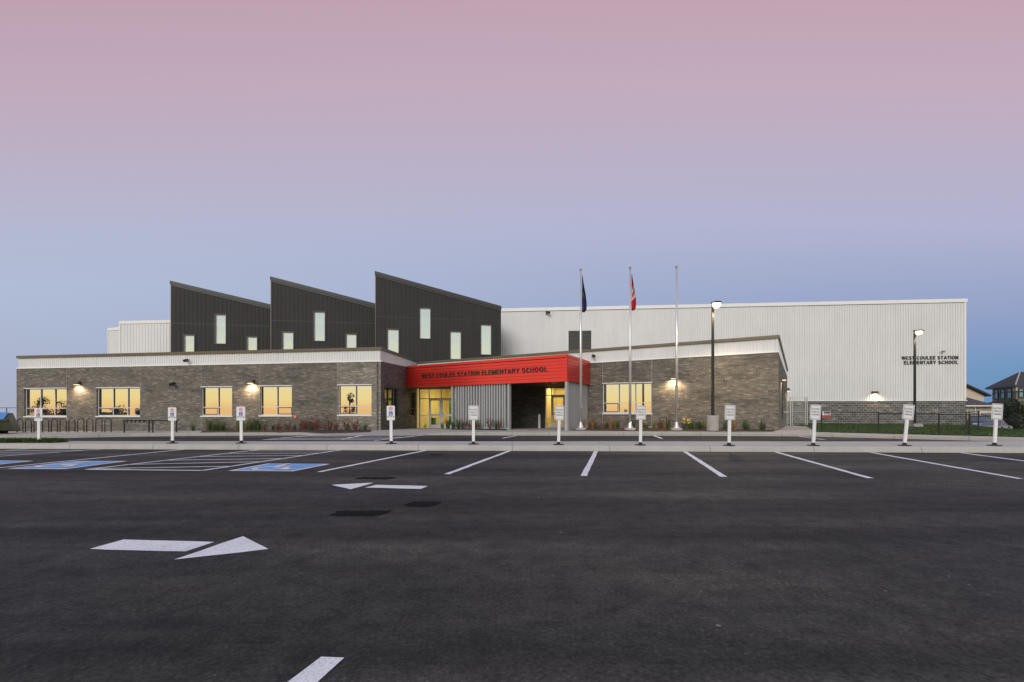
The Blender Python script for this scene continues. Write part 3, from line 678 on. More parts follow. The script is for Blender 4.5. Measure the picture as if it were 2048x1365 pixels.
g = MB(); bar(g, 0, frW.L+.0, -.06, .35, wcp(0)+.002, wt(0), wcp(frW.L)+.002, wt(frW.L)); obj('parapet_cap', g, M_bronze, school, frW.M)
for s in (WW[0][0], WW[0][1]):
    for q in ((-.3, WW[0][2]-.08), (WW[0][3]+.055, wb(s)-.03)):
        g = MB(); g.box(s-.010, s+.010, -.003, .01, *q); obj('control_joint', g, M_joint, school, frW.M)
zsb = frS.sz(1574, 752)[1]; zst = frS.sz(1574, 737)[1]
SW = [hole(frS, 1563.5,1567.5,772,840), hole(frS, 1569,1571,781,825)]
wall('brick_wall', frS, .012, frS.L, -.4, wb(frW.L)-.02, zsb-.05, M_brick, SW, .15)
for h in SW: window(frS, h, (), .3, M_glassd, M_darktrim, .1, False)
g = MB(); g.quad((0,.04,wb(frW.L)),(frS.L,.04,zsb),(frS.L,.04,zst-.2),(0,.04,wcp(frW.L))); ribs(g, .1, frS.L, .17, .07, .03, lambda s: wb(frW.L)+(zsb-wb(frW.L))*s/frS.L, lambda s: wcp(frW.L)+(zst-.2-wcp(frW.L))*s/frS.L, base=.04); obj('parapet', g, M_white, school, frS.M)
g = MB(); bar(g, .35, frS.L, -.06, .35, wcp(frW.L)-.05, wt(frW.L)-.05, zst-.2, zst); bar(g, -.0, .349, -.06, .35, wcp(frW.L)+.004, wt(frW.L)-.004, wcp(frW.L)-.046, wt(frW.L)-.054); obj('parapet_cap', g, M_bronze, school, frS.M)
g = MB(); q = [frW.pt(0,.3,wcp(0)-.1), frW.pt(frW.L-.3,.3,wcp(frW.L)-.1), frS.pt(frS.L,.3,zst-.3), Vector((frS.pt(frS.L,0,0).x-2, 42.5, zst-.3)), Vector((-6, 44, wcp(0)-.4))]
g.quad(*q); obj('roof', g, M_roof, school, Matrix())
# --- canopy
zcb = .5*(frC.sz(813,775)[1]+frC.sz(1134,763.3)[1]); zct = .5*(frC.sz(813,733)[1]+frC.sz(1134,709.3)[1])
g = MB(); n = 7; bh = (zct-.16-zcb-.02)/n
for i in range(n):
    z0 = zcb+.02+i*bh
    g.hexa([(.02,-.05,z0),(frC.L-.05,-.05,z0),(frC.L-.05,.1,z0),(.02,.1,z0)], [(.02,-.035,z0+bh-.035),(frC.L-.05,-.035,z0+bh-.035),(frC.L-.05,.1,z0+bh-.035),(.02,.1,z0+bh-.035)])
    if i < n-1: g.box(.02, frC.L-.05, -.012, .1, z0+bh-.034, z0+bh-.001)
can = obj('canopy', g, M_red, school, frC.M)
g = MB(); g.box(0, frC.L, -.07, .1, zct-.16, zct); g.box(frC.L-.048, frC.L+.012, -.06, .1, zcb-.01, zct-.162); g.box(.02, frC.L-.05, -.052, .1, zcb-.01, zcb+.018); obj('trim', g, M_redd, can, frC.M)
g = MB(); Ls = frCs.L
for i in range(n):
    z0 = zcb+.02+i*bh
    g.hexa([(.11,-.03,z0),(Ls,-.03,z0),(Ls,.1,z0),(.11,.1,z0)], [(.11,-.02,z0+bh-.02),(Ls,-.02,z0+bh-.02),(Ls,.1,z0+bh-.02),(.11,.1,z0+bh-.02)])
g.box(.11, Ls, -.012, .1, zcb, zct-.162); g.box(.11, Ls, -.05, .1, zct-.16, zct-.004)
obj('side_panel', g, M_red, can, frCs.M)
g = MB(); q = [pC0+frC.ey*.1, pC1+frC.ey*.12-frC.ex*.12, pC2+frCs.ey*.1, frD.pt(frD.L, .4, 0), frD.pt(-.3, .4, 0)]
g.prism([(p.x, p.y) for p in q], zcb+.06, zct-.05); obj('soffit', g, M_soffit, can, Matrix())
def arc(cx, cy, rx, ry, a0, a1, n=10): return [(cx+rx*math.cos(R(a0+(a1-a0)*k/n)), cy+ry*math.sin(R(a0+(a1-a0)*k/n))) for k in range(n+1)]
TK = .172; h_ = TK/2
GL = {'W': (1.02, [[(h_*.7,1),(.28,0),(.51,.95),(.74,0),(1.02-h_*.7,1)]]), 'E': (.68, [[(h_,0),(h_,1)],[(TK,1-h_),(.66,1-h_)],[(TK,.51),(.62,.51)],[(TK,h_),(.68,h_)]]),
      'S': (.72, [arc(.36,.725,.27,.185,25,270,10)[:-1]+arc(.36,.28,.285,.19,95,-155,11)]), 'T': (.68, [[(0,1-h_),(.68,1-h_)],[(.34,0),(.34,1-TK)]]),
      'C': (.76, [arc(.40,.5,.31,.41,42,318,16)]), 'O': (.84, [arc(.42,.5,.325,.41,0,360,20)]), 'U': (.76, [[(h_,1),(h_,.36)]+arc(.38,.36,.285,.27,180,360,10)+[(.76-h_,1)]]),
      'L': (.64, [[(h_,0),(h_,1)],[(TK,h_),(.64,h_)]]), 'A': (.80, [[(h_*.7,0),(.40,.96),(.80-h_*.7,0)],[(.20,.30),(.60,.30)]]), 'I': (TK, [[(h_,0),(h_,1)]]),
      'N': (.74, [[(h_,0),(h_,1)],[(.74-h_,0),(.74-h_,1)],[(h_,.93),(.74-h_,.07)]]), 'M': (.88, [[(h_,0),(h_,1)],[(.88-h_,0),(.88-h_,1)],[(h_,.95),(.44,.10),(.88-h_,.95)]]),
      'R': (.76, [[(h_,0),(h_,1)],[(TK,1-h_),(.44,1-h_)]+arc(.46,.725,.18,.18,90,-90,8)+[(TK,.545)],[(.40,.47),(.68,0)]]), 'Y': (.76, [[(h_*.7,1),(.38,.46),(.76-h_*.7,1)],[(.38,0),(.38,.46)]]),
      'H': (.74, [[(h_,0),(h_,1)],[(.74-h_,0),(.74-h_,1)],[(TK,.52),(.74-TK,.52)]]), 'V': (.76, [[(h_*.7,1),(.38,.04),(.76-h_*.7,1)]]), 'K': (.76, [[(h_,0),(h_,1)],[(.20,.38),(.66,1)],[(.32,.56),(.70,0)]]),
      'P': (.70, [[(h_,0),(h_,1)],[(TK,1-h_),(.40,1-h_)]+arc(.42,.70,.19,.205,90,-90,8)+[(TK,.495)]]), 'G': (.80, [arc(.41,.5,.31,.41,45,330,16)+[(.72,.44)],[(.44,.45),(.80,.45)]])}
def text_mesh(body, width, height, depth=.03, bold=0, spacing=1.0, flat=False):
    mb = MB(); x = 0.0; last = 0
    def strip(pts, ox):
        for k, (a, b) in enumerate(zip(pts, pts[1:])):
            a, b = Vector(a), Vector(b); d = (b-a).normalized(); n = Vector((-d.y, d.x))*h_; e = d*h_*.35
            a2 = a-(e if k > 0 else d*0); b2 = b+(e if k < len(pts)-2 else d*0)
            q = [a2-n, b2-n, b2+n, a2+n]
            if flat: mb.quad(*[(ox+p.x, 0, min(1, max(0, p.y))) for p in q])
            else:
                f_ = [(ox+p.x, -1, min(1, max(0, p.y))) for p in q]; mb.hexa(f_, [(p[0], 0, p[2]) for p in f_])
    for c in body:
        if c == ' ': x += .42; continue
        wd, st = GL[c]
        for p in st: strip(p, x)
        last = x+wd; x += wd+.19
    me = bpy.data.meshes.new('lettering'); me.from_pydata([(v[0]/last*width, v[1]*depth, v[2]*height) for v in mb.v], [], mb.f)
    return me
s0, z0 = frC.sz(843.5, 757.3, -.06); s1, z1 = frC.sz(1094.5, 743.3, -.06); ht = frC.sz(1094.5, 732.9, -.06)[1]-z1
t = obj('lettering', text_mesh('WEST COULEE STATION ELEMENTARY SCHOOL', s1-s0, ht, .025, .03), M_ink, can, frC.M @ Matrix.Translation((s0, -.055, .5*(z0+z1))))
t['label'] = 'black raised letters reading WEST COULEE STATION ELEMENTARY SCHOOL'
# --- recess below the canopy: brick, glazed entrance and side door
dL = hole(frD, 838.5, 907.5, 779.5, 857.2); dR = hole(frD, 1090.5, 1131.5, 775.5, 856.2)
dL = (dL[0], dL[1]+1.9, dL[2], zcb+.02); 
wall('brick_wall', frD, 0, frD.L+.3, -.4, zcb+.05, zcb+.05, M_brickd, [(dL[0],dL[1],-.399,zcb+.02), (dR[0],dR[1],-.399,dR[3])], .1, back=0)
fD = lambda u: frD.sz(u, 820)[0]
def glazing(h, verts, rails, name='glazed_screen', fw=.055):
    g = MB(); a, b, z0, z1 = h
    g.box(a, b, -.02, .08, z0-.02, z0+.05); g.box(a, b, -.02, .08, z1-.06, z1)
    for x in verts: g.box(x-fw/2, x+fw/2, -.025, .085, z0+.05, z1-.06)
    for x0, x1, z in rails: g.box(x0, x1, -.02, .08, z-fw/2, z+fw/2)
    o = obj(name, g, M_alu, school, frD.M)
    g = MB(); g.quad((a,.03,z0),(b,.03,z0),(b,.03,z1),(a,.03,z1)); obj('pane', g, M_glasst, o, frD.M); return o
def door(x0, x1, z0, z1, hs):
    g = MB(); st = .105
    g.box(x0, x0+st, -.045, .015, z0, z1); g.box(x1-st, x1, -.045, .015, z0, z1); g.box(x0+st, x1-st, -.045, .015, z0, z0+.24); g.box(x0+st, x1-st, -.045, .015, z1-.12, z1); g.box(x0+st, x1-st, -.045, .015, z0+.86, z0+1.02)
    o = obj('door', g, M_alu, school, frD.M)
    g = MB(); x = x1-st/2 if hs > 0 else x0+st/2
    g.tube([(x,-.06,z0+.8),(x,-.11,z0+.82),(x,-.11,z0+1.12),(x,-.06,z0+1.14)], .018, 6); obj('handle', g, M_galv, o, frD.M)
    return o
zdh = frD.sz(870, 797.5)[1]; xs3 = [fD(u) for u in (840, 858.5, 882.8, 907)]
glazing(dL, [xs3[0], xs3[1], xs3[2], xs3[3], xs3[3]+.95, dL[1]-.03], [(xs3[0],dL[1],zdh), (xs3[0],xs3[1],frD.sz(850,831)[1])])
door(xs3[1]+.03, xs3[2]-.03, dL[2]+.03, zdh-.03, 1); door(xs3[2]+.03, xs3[3]-.03, dL[2]+.03, zdh-.03, -1)
zdr = frD.sz(1110, 791)[1]; xr = [fD(u) for u in (1091.5, 1103, 1130.5)]
glazing((dR[0],dR[1],dR[2],dR[3]), xr, [(xr[0],xr[2],zdr)])
door(xr[1]+.03, xr[2]-.03, dR[2]+.03, zdr-.03, -1)
def room(h, d, ext0, ext1, zc, back):
    a, b = h[0]-ext0, h[1]+ext1; g = MB(); z0, z1 = h[2]-.03, zc
    g.quad((a,.11,z0),(a,d,z0),(a,d,z1),(a,.11,z1)); g.quad((b,.11,z0),(b,.11,z1),(b,d,z1),(b,d,z0)); g.quad((a,d,z0),(b,d,z0),(b,d,z1),(a,d,z1)); g.quad((a,.11,z1),(a,d,z1),(b,d,z1),(b,.11,z1))
    o = obj('lobby', g, M_yell, school, frD.M)
    g = MB(); g.quad((a,.09,z0),(b,.09,z0),(b,d,z0),(a,d,z0)); obj('lobby_floor', g, M_floor, o, frD.M)
    g = MB(); m_ = (a+b)/2
    g.box(m_-.6, m_+.6, d*.35, d*.6, z1-.05, z1-.01); obj('ceiling_light', g, M_panel, o, frD.M)
    for q, m, nm in back:
        g = MB(); g.box(*q); obj(nm, g, m, o, frD.M)
    li = bpy.data.objects.new('room_light', bpy.data.lights.new('room_light', 'AREA')); C.objects.link(li); li.data.energy = POW*(b-a)*d; li.data.size = .9; li.data.color = (1, .86, .56)
    place(li, o, frD.M @ Matrix.Translation((m_, d*.48, z1-.08)))
POW = 3.6
f0 = dL[2]; x = xs3
room(dL, 5.5, .3, .2, 3.3, [((x[1]+.15,x[1]+.85,3.2,3.3,f0,f0+2.1), M_green, 'inner_door'), ((x[2]+.1,x[2]+.35,2.4,2.5,f0,f0+2.0), M_green, 'green_column'), ((x[2]+.6,x[3]+.6,5.0,5.1,f0+.02,f0+2.1), M_oran, 'orange_cabinet'), ((x[0]+.05,x[0]+.40,1.6,1.9,f0,f0+.75), M_green, 'green_bin'), ((x[0]+.50,x[0]+.53,.9,.93,f0,f0+1.05), M_blk, 'railing_post')])
room(dR, 4.0, .1, .1, 3.2, [((xr[1]+.05,xr[2]+.1,3.7,3.8,dR[2]+.02,dR[2]+2.0), M_oran, 'orange_cabinet')])
# --- fin screen under the canopy
fc = lambda u: frC.sz(u, 820, .12)[0]
zf0, zf1 = .12, zcb-.012
g = MB(); s0, s1 = fc(905.5), fc(1018); s_sh = fc(925)
g.box(s_sh, s1-.08, .30, .36, zf0, zf1); ribs(g, s_sh, s1-.1, .3, .1, .03, lambda s: zf0, lambda s: zf1, base=.30); obj('screen_wall', g, mat('blue_grey_siding', (.085,.095,.105), .5), school, frC.M)
us = [770,793,815,835,860,883,905,930,955,980,1003,1022,1045,1068,1090,1113,1137,1160,1185,1205]
for k, xx in enumerate(us):
    s = fc(740+xx/4.452); g = MB(); g.box(s-.045, s+.045, .06, .22, zf0+.1, zf1); obj('fin', g, M_fin, school, frC.M)
g = MB(); g.box(s0-.06, s0+.06, .04, .24, zf0-.3, zf1); g.box(s1-.06, s1+.06, .04, .26, zf0-.3, zf1); g.box(s0+.06, s1-.06, .05, .23, zf0, zf0+.098); obj('screen_frame', g, M_fin, school, frC.M)
g = MB(); sc1 = frC.L-.08; g.box(sc1-.07, sc1+.05, .0, .2, -.1, zcb-.012); obj('column', g, M_fin, school, frC.M)
g = MB(); L2 = frCs.sz(1174.5, 800, .12)[0]; g.box(.2, L2, .12, .2, -.1, zcb-.012); ribs(g, .22, L2, .2, .09, .03, lambda s: 0, lambda s: zcb-.013, base=.12); obj('side_wall', g, M_grey, school, frCs.M)
g = MB(); g.lathe([(.19,0),(.19,.02),(.13,.035)], 16, (0,0,0)); sv, _ = frC.sz(1090, 768, 1.2)
dl = obj('ceiling_light', g, M_alu, school, frC.M @ Matrix.Translation((frC.L-1.6, 1.4, zcb+.02)))
# --- gym lettering and fixtures
s0, z0 = frG.sz(1803, 720.0, -.06); s1, z1 = frG.sz(1916, 720.4, -.06); hh = frG.sz(1860, 712.6, -.06)[1]-z0
o = obj('lettering', text_mesh('WEST COULEE STATION', s1-s0, hh, .04, .03), M_ink, school, frG.M @ Matrix.Translation((s0, -.068, z0))); o['label'] = 'black letters reading WEST COULEE STATION on the white gym wall'
s0, z0 = frG.sz(1807.5, 729.2, -.06); s1, z1 = frG.sz(1916, 729, -.06)
o = obj('lettering', text_mesh('ELEMENTARY SCHOOL', s1-s0, hh, .04, .03), M_ink, school, frG.M @ Matrix.Translation((s0, -.068, z0))); o['label'] = 'black letters reading ELEMENTARY SCHOOL on the white gym wall'
wall_lamp(frA, 158, 769.5, 190); wall_lamp(frA, 504, 766.5, 190); wall_lamp(frW, 1347.5, 757.5, 160); wall_lamp(frG, 1748.5, 787.5, 120, .5)
wall_lamp(frS, 1562.5, 760, 45, .3); wall_lamp(frS, 1572.3, 782, 35, .3)
camera_fix(frA, 376, 720.5, 1.1); camera_fix(frA, 349, 767.5, 1.2); camera_fix(frW, 1186.5, 711.5, 1.0); camera_fix(frG, 1094, 625.5, 1.5)
s, z = frG.sz(1881.5, 704); g = MB(); g.box(s-.04, s+.04, -.30, -.066, z-.03, z+.02); g.box(s-.15, s-.01, -.34, -.28, z-.08, z+.06); g.box(s+.01, s+.15, -.34, -.28, z-.08, z+.06); obj('floodlight', g, mat('floodlight_grey', (.2,.2,.2), .5), school, frG.M)
s, z = frA.sz(592, 834); g = MB(); g.box(s-.085, s+.085, -.08, -.002, z-.085, z+.085); g.box(s-.06, s+.06, -.095, -.081, z-.06, z+.06); obj('orange_box', g, mat('orange_plastic', (.75,.25,.10), .5), school, frA.M)
s, z = frS.sz(1566, 826); g = MB(); g.tube([(s-.3,-.04,z+.05),(s-.2,-.3,z+.02),(s+.5,-.3,z-.08)], .04, 6); obj('handrail', g, M_galv, school, frS.M)
# ------------------------------------------------------------------ beds, lawn, grass
def bed(pts, name='planting_bed'): return sheet(name, M_mulch, [(p.x, p.y) for p in pts], .02)
F0 = lambda fr, s, d: fr.pt(s, d, 0)
bed([onS(432,865.2), onS(560,865.5), onS(742,864.6), F0(frA, frA.sz(742,800)[0], -.01), F0(frA, frA.sz(405,800)[0], -.01), onS(400,866)])
bed([onS(902,859.6), onS(1012,861.4), F0(frC, fc(1016), .05), F0(frC, fc(906), .05)])
bed([onS(1137,861.6), onS(1300,863.2), onS(1545,864.0), F0(frW, frW.L-.1, -.01), F0(frW, frW.sz(1185,800)[0], -.01), F0(frCs, frCs.L*.8, -.02), F0(frCs, .3, -.02)])
gl, gr = onS(1614, 853.6), onS(1634, 864.6)
lawn_poly = [gr]+[onS(u, v) for u, v in ((1753,867.6),(1900,871.2),(2048,874.8),(2300,882))]+[Vector((36,24,0)), Vector((33.6,30,0)), Vector((34.2,33,0)), Vector((pG1.x+.6,43,0)), frG.pt(frG.L, -.01, 0), frG.pt(frG.sz(1640,800)[0], -.01, 0), Vector((gl.x+.2, 40, 0)), gl]
lawn = sheet('lawn', M_grass, [(p.x, p.y) for p in lawn_poly], .03, .8)
def inside(p, poly):
    c = False; n = len(poly)
    for i in range(n):
        a, b = poly[i], poly[(i+1) % n]
        if (a.y > p[1]) != (b.y > p[1]) and p[0] < (b.x-a.x)*(p[1]-a.y)/(b.y-a.y)+a.x: c = not c
    return c
def blades(name, m, poly, n, h, zf):
    g = MB(); x0, x1 = min(p.x for p in poly), max(p.x for p in poly); y0, y1 = min(p.y for p in poly), max(p.y for p in poly); k = 0
    while k < n:
        x, y = random.uniform(x0, x1), random.uniform(y0, y1)
        if not inside((x, y), poly): continue
        k += 1; z = zf(x, y); a = random.random()*6.28; w_ = .012+.012*random.random(); hh = h*(.5+random.random()*.8); dx, dy = math.cos(a)*w_, math.sin(a)*w_
        g.quad((x-dx, y-dy, z), (x+dx, y+dy, z), (x+random.uniform(-.04,.04), y+random.uniform(-.04,.04), z+hh))
    return tag(obj(name, g, m), kind='stuff')
blades('grass', M_grass, lawn_poly, 26000, .07, lambda x, y: zs(x, y)+.02)
ip = [G(-60,886.6,KH), G(110,886.3,KH), G(136,884.5,KH), G(112,883.3,KH), G(-60,883,KH)]
g = MB(); g.quad(*[(p.x, p.y, KX*p.x+KH+.012) for p in ip]); tag(obj('grass_strip', g, M_grass), kind='structure')
blades('grass', M_grass, ip, 5200, .13, lambda x, y: KX*x+KH)
# ------------------------------------------------------------------ plants
def clump(kind, seed):
    r = random.Random(seed); g = MB(); f = MB()
    if kind in ('green', 'olive', 'tan'):
        for i in range(38):
            a = r.random()*6.28; rr = r.random()*.10; ln = (.22+.48*r.random()); sp = .04+.28*r.random(); wd = .010+.008*r.random()
            x, y = math.cos(a)*rr, math.sin(a)*rr; tx, ty = math.cos(a)*(rr+sp), math.sin(a)*(rr+sp); nx, ny = -math.sin(a)*wd, math.cos(a)*wd
            mx, my = x+(tx-x)*.35, y+(ty-y)*.35
            g.quad((x-nx,y-ny,0),(x+nx,y+ny,0),(mx+nx,my+ny,ln*.65),(mx-nx,my-ny,ln*.65)); g.quad((mx-nx,my-ny,ln*.65),(mx+nx,my+ny,ln*.65),(tx,ty,ln))
    else:
        for i in range(11):
            a = r.random()*6.28; sp = .06+.26*r.random(); hh = .35+.3*r.random(); p0 = Vector((math.cos(a)*.03, math.sin(a)*.03, 0)); p1 = Vector((math.cos(a)*sp, math.sin(a)*sp, hh))
            g.tube([p0, p0.lerp(p1, .5)+Vector((0,0,.04)), p1], [.008,.006,.003], 4)
            for k in range(11):
                c = p0.lerp(p1, .25+.75*r.random())+Vector((r.uniform(-.05,.05), r.uniform(-.05,.05), r.uniform(-.03,.05))); s_ = .022+.02*r.random(); d1 = Vector((r.uniform(-1,1), r.uniform(-1,1), r.uniform(-1,1))).normalized()*s_; d2 = Vector((r.uniform(-1,1), r.uniform(-1,1), r.uniform(-1,1))).normalized()*s_
                f.quad(c-d1, c+d2*.7, c+d1, c-d2*.7)
    return g, f
PM = {'green': M_leafg, 'olive': M_leafo, 'tan': M_leaft, 'red': M_leafr, 'yellow': M_leafg}
protos = {}
def plant(kind, p, label, group, scale=1.0):
    v = random.randrange(2)
    key = (kind, v); rz = random.random()*6.28; q = (p.x, p.y, zs(p.x, p.y)+.015)
    if key not in protos:
        nm = {'green':'grass_clump','olive':'grass_clump','tan':'dry_grass_clump','red':'red_shrub','yellow':'flowering_plant'}[kind]
        t = thing(nm, label, 'plant', q, rz, group); g, f = clump(kind, 31*v+len(kind))
        if kind in ('red', 'yellow'):
            obj('stem', g, M_leafr if kind == 'red' else M_leafg, t); obj('foliage', f, M_leafr if kind == 'red' else M_leafg, t)
            if kind == 'yellow':
                r = random.Random(5); fl_ = MB()
                for k in range(34):
                    c = Vector((r.uniform(-.2,.2), r.uniform(-.2,.2), r.uniform(.35,.62))); fl_.quad(c+Vector((-.03,0,0)), c+Vector((0,-.02,.03)), c+Vector((.03,0,0)), c+Vector((0,.02,-.03)))
                obj('flower', fl_, M_flow, t)
        else: obj('blade', g, PM[kind], t); 
        t.matrix_basis = t.matrix_basis @ Matrix.Scale(scale, 4); protos[key] = t; return t
    r = dup(protos[key], q, rz, label, scale); r['group'] = group; return r
G1 = 'plants in the bed below the left brick wing'
for u in (405, 430, 438, 446, 453, 461, 468, 492, 500, 507, 514, 520, 526, 532, 548):
    p = frA.pt(frA.sz(u+random.uniform(-2,2), 860)[0], -.45-random.random()*.5, 0); plant(random.choice(['green','green','green','olive']), p, 'green grassy plant below the two middle windows of the left wing', G1, .8+.5*random.random())
for u in (566, 572, 586, 592, 617, 622, 628, 645, 650, 657, 667, 672, 692, 697, 718, 724):
    p = frA.pt(frA.sz(u+random.uniform(-4,4), 860)[0], -.35-random.random()*.8, 0); plant('red', p, 'reddish shrub in the bed at the right end of the left wing', G1, .75+.6*random.random())
for u in (557, 600, 634, 682, 706, 738):
    p = frA.pt(frA.sz(u, 860)[0], -.5, 0); plant('green', p, 'thin green tuft between the reddish shrubs', G1, .6+.3*random.random())
for u in (899, 906, 912, 922, 929, 938, 943, 950, 956, 964, 970, 989, 1003, 1009):
    p = frC.pt(fc(u), -.35-random.random()*.3, 0); plant(random.choice(['green','red','green','olive']), p, 'leafy plant at the foot of the grey fin screen', 'plants before the fin screen', .75+.4*random.random())
for u in (1150, 1168): plant('tan', frCs.pt(frCs.sz(u, 860)[0], -.5, 0), 'tan dry grass clump at the foot of the grey side wall', 'plants in the bed below the right brick wing', 1.1)
for u, k in ((1188,'tan'),(1196,'green'),(1208,'tan'),(1216,'green'),(1226,'tan'),(1234,'tan'),(1242,'green'),(1270,'green'),(1286,'red'),(1292,'yellow'),(1297,'green'),(1313,'olive'),(1321,'olive'),(1327,'red'),(1334,'tan'),(1339,'green'),(1368,'yellow'),(1374,'yellow'),(1380,'green'),(1386,'green'),(1394,'green'),(1401,'green'),(1408,'olive'),(1448,'green'),(1466,'tan'),(1488,'green'),(1491,'green'),(1519,'green'),(1522,'green')):
    L_ = {'tan':'tan dry grass clump below the right brick wing','green':'green grass clump below the right brick wing','olive':'yellow green grass clump below the right brick wing','red':'reddish shrub in the bed below the right brick wing','yellow':'yellow flowering plant in the bed below the right brick wing'}[k]
    p = frW.pt(frW.sz(u, 860)[0], -.6-random.random()*.9, 0); plant(k, p, L_, 'plants in the bed below the right brick wing', .7+.45*random.random())
# ------------------------------------------------------------------ parking signs on the island
def sign(kind, base, tilt, label, pw, ph, hgt, group):
    t = thing('parking_sign', label, 'sign', base, 0, group)
    g = MB(); g.lathe([(.17,.0),(.165,.018),(.07,.028),(.05,.05),(.045,.09)], 18); obj('base', g, M_rub, t)
    T_ = Matrix.Rotation(tilt, 4, 'Y')
    Mx = W[t.name] @ T_
    g = MB(); w2 = .044
    g.hexa([(-w2,-.018,.085),(w2,-.018,.085),(w2,.018,.085),(-w2,.018,.085)], [(-w2,-.018,hgt-.05),(w2,-.018,hgt-.05),(w2,.018,hgt-.05),(-w2,.018,hgt-.05)])
    obj('post', g, M_pwhite, t, Mx)
    g = MB(); r = .028; z0, z1 = hgt-ph, hgt; pts = []
    for cx, cz, a0 in ((pw/2-r, z1-r, 0), (-pw/2+r, z1-r, 90), (-pw/2+r, z0+r, 180), (pw/2-r, z0+r, 270)):
        for k in range(5): a = R(a0+k*22.5); pts.append((cx+r*math.cos(a), cz+r*math.sin(a)))
    n = len(pts); g.v += [(x, -.026, z) for x, z in pts]+[(x, -.022, z) for x, z in pts]
    g.f += [tuple(range(n)), tuple(range(2*n-1, n-1, -1))]+[(k, (k+1) % n, n+(k+1) % n, n+k) for k in range(n)]
    pnl = obj('panel', g, M_sign, t, Mx)
    cz = (z0+z1)/2; y = -.0275
    if kind == 'ev':
        g = MB(); b = .018
        for q in ((-pw/2+b,pw/2-b,z1-b-.009,z1-b),(-pw/2+b,pw/2-b,z0+b,z0+b+.009),(-pw/2+b,-pw/2+b+.009,z0+b+.009,z1-b-.009),(pw/2-b-.009,pw/2-b,z0+b+.009,z1-b-.009)): g.quad((q[0],y,q[2]),(q[1],y,q[2]),(q[1],y,q[3]),(q[0],y,q[3]))
        obj('border', g, M_ink, pnl, Mx)
        for k, (tx, wd) in enumerate((('ELECTRIC',.72),('VEHICLE',.64),('PARKING',.66))):
            o = obj('lettering', TXT[tx], M_ink, pnl, Mx @ Matrix.Translation((-pw*wd/2, y-.001, z1-ph*(.345+.185*k))) @ Matrix.Diagonal((pw*wd, 1, ph*.105, 1)))
    else:
        g = MB(); c = (0, z1-ph*.21); ro, ri = ph*.135, ph*.098
        for k in range(16):
            a, b_ = 2*math.pi*k/16, 2*math.pi*(k+1)/16
            g.quad(*[(c[0]+q*math.cos(w_), y, c[1]+q*math.sin(w_)) for q, w_ in ((ri,a),(ro,a),(ro,b_),(ri,b_))])
        d = ri*.72; g.quad((-d-.008,y-.0004,c[1]+d),(-d+.008,y-.0004,c[1]+d+.006),(d+.008,y-.0004,c[1]-d),(d-.008,y-.0004,c[1]-d-.006))
        o = obj('no_parking_ring', g, M_signr, pnl, Mx)
        obj('lettering', TXT['P'], M_ink, pnl, Mx @ Matrix.Translation((-ph*.04, y+.0005, c[1]-ph*.06)) @ Matrix.Diagonal((ph*.08, .5, ph*.12, 1)))
        b2 = ph*.13; c2 = z1-ph*.53; g = MB(); g.quad((-b2,y,c2-b2),(b2,y,c2-b2),(b2,y,c2+b2),(-b2,y,c2+b2)); bs = obj('blue_square', g, M_signb, pnl, Mx)
        g = MB()
        for k, q in enumerate(wheel_poly(Vector((0, 0, 0)), Vector((1, 0, 0)), Vector((0, 1, 0)), ph*.25)): g.quad(*[(v.x, y-.0006-.0002*k, c2+v.y) for v in q])
        obj('wheelchair_symbol', g, M_sign, pnl, Mx)
        g = MB()
        for zz_, xs_ in ((c2-b2-ph*.06, (-.30,-.20,-.13,.02,.10,.20)), (c2-b2-ph*.125, (-.10,-.02,.06))):
            for x_ in xs_: g.quad((x_*pw,y,zz_),(x_*pw+.020,y,zz_),(x_*pw+.020,y,zz_+.016),(x_*pw,y,zz_+.016))
        for sg in (-1, 1):
            cx_ = sg*pw*.33; zz_ = c2-b2-ph*.125; g.quad((cx_+sg*.032,y,zz_+.01),(cx_-sg*.012,y,zz_+.036),(cx_-sg*.012,y,zz_-.016))
        obj('small_print', g, M_ink, pnl, Mx)
    return t
TXT = {}
for tx in ('ELECTRIC', 'VEHICLE', 'PARKING', 'P'):
    TXT[tx] = text_mesh(tx, 1, 1, 0, flat=True)
_tx = TXT; TXT = {k: v for k, v in _tx.items()}
def fresh(k): return _tx[k].copy()
class _T(dict):
    def __getitem__(s, k): return _tx[k].copy()
TXT = _T()
GA, GB = 'wheelchair parking signs on the island', 'electric vehicle parking signs on the island'
SG = [('wc',78,885.8,817,842.6,0,16,'white wheelchair sign standing in the grass strip before the bike hoops'), ('wc',345,887.2,815.4,842,.3,16.6,'white wheelchair sign before the black bike rail'),
      ('wc',482.8,887.2,814,841.5,-.3,17.6,'white wheelchair sign below the lamp between the two middle windows'), ('wc',782.6,888.2,812,841,-.6,16.2,'white wheelchair sign before the dark return wall left of the entrance'),
      ('ev',946.8,889.2,811.6,840.4,.3,20,'electric vehicle parking sign before the grey fin screen'), ('ev',1117,890,812,840.4,1.6,18.6,'electric vehicle parking sign before the yellow side door'),
      ('ev',1280.8,891,811.7,840,.6,20,'electric vehicle parking sign before the wide yellow window'), ('ev',1458,891.8,811,840.4,1.2,21,'electric vehicle parking sign right of the round concrete lamp base'),
      ('ev',1626.5,892,810,840,3.0,21.5,'electric vehicle parking sign right of the tall silver gate'), ('ev',1809,892,809.5,839.7,5.6,22.4,'strongly tilted electric vehicle parking sign before the lamp post on the lawn'),
      ('ev',1989,892,808,839.5,3.2,22.4,'electric vehicle parking sign before the houses at the right')]
for k, u, vb, v0, v1, tl, wpx, lab in SG:
    b = G(u, vb, KH); d = b.y/F
    sign(k, b+Vector((0, 0, .003)), R(tl), lab, wpx*d, (v1-v0)*d, (vb-v0)*d, GA if k == 'wc' else GB)
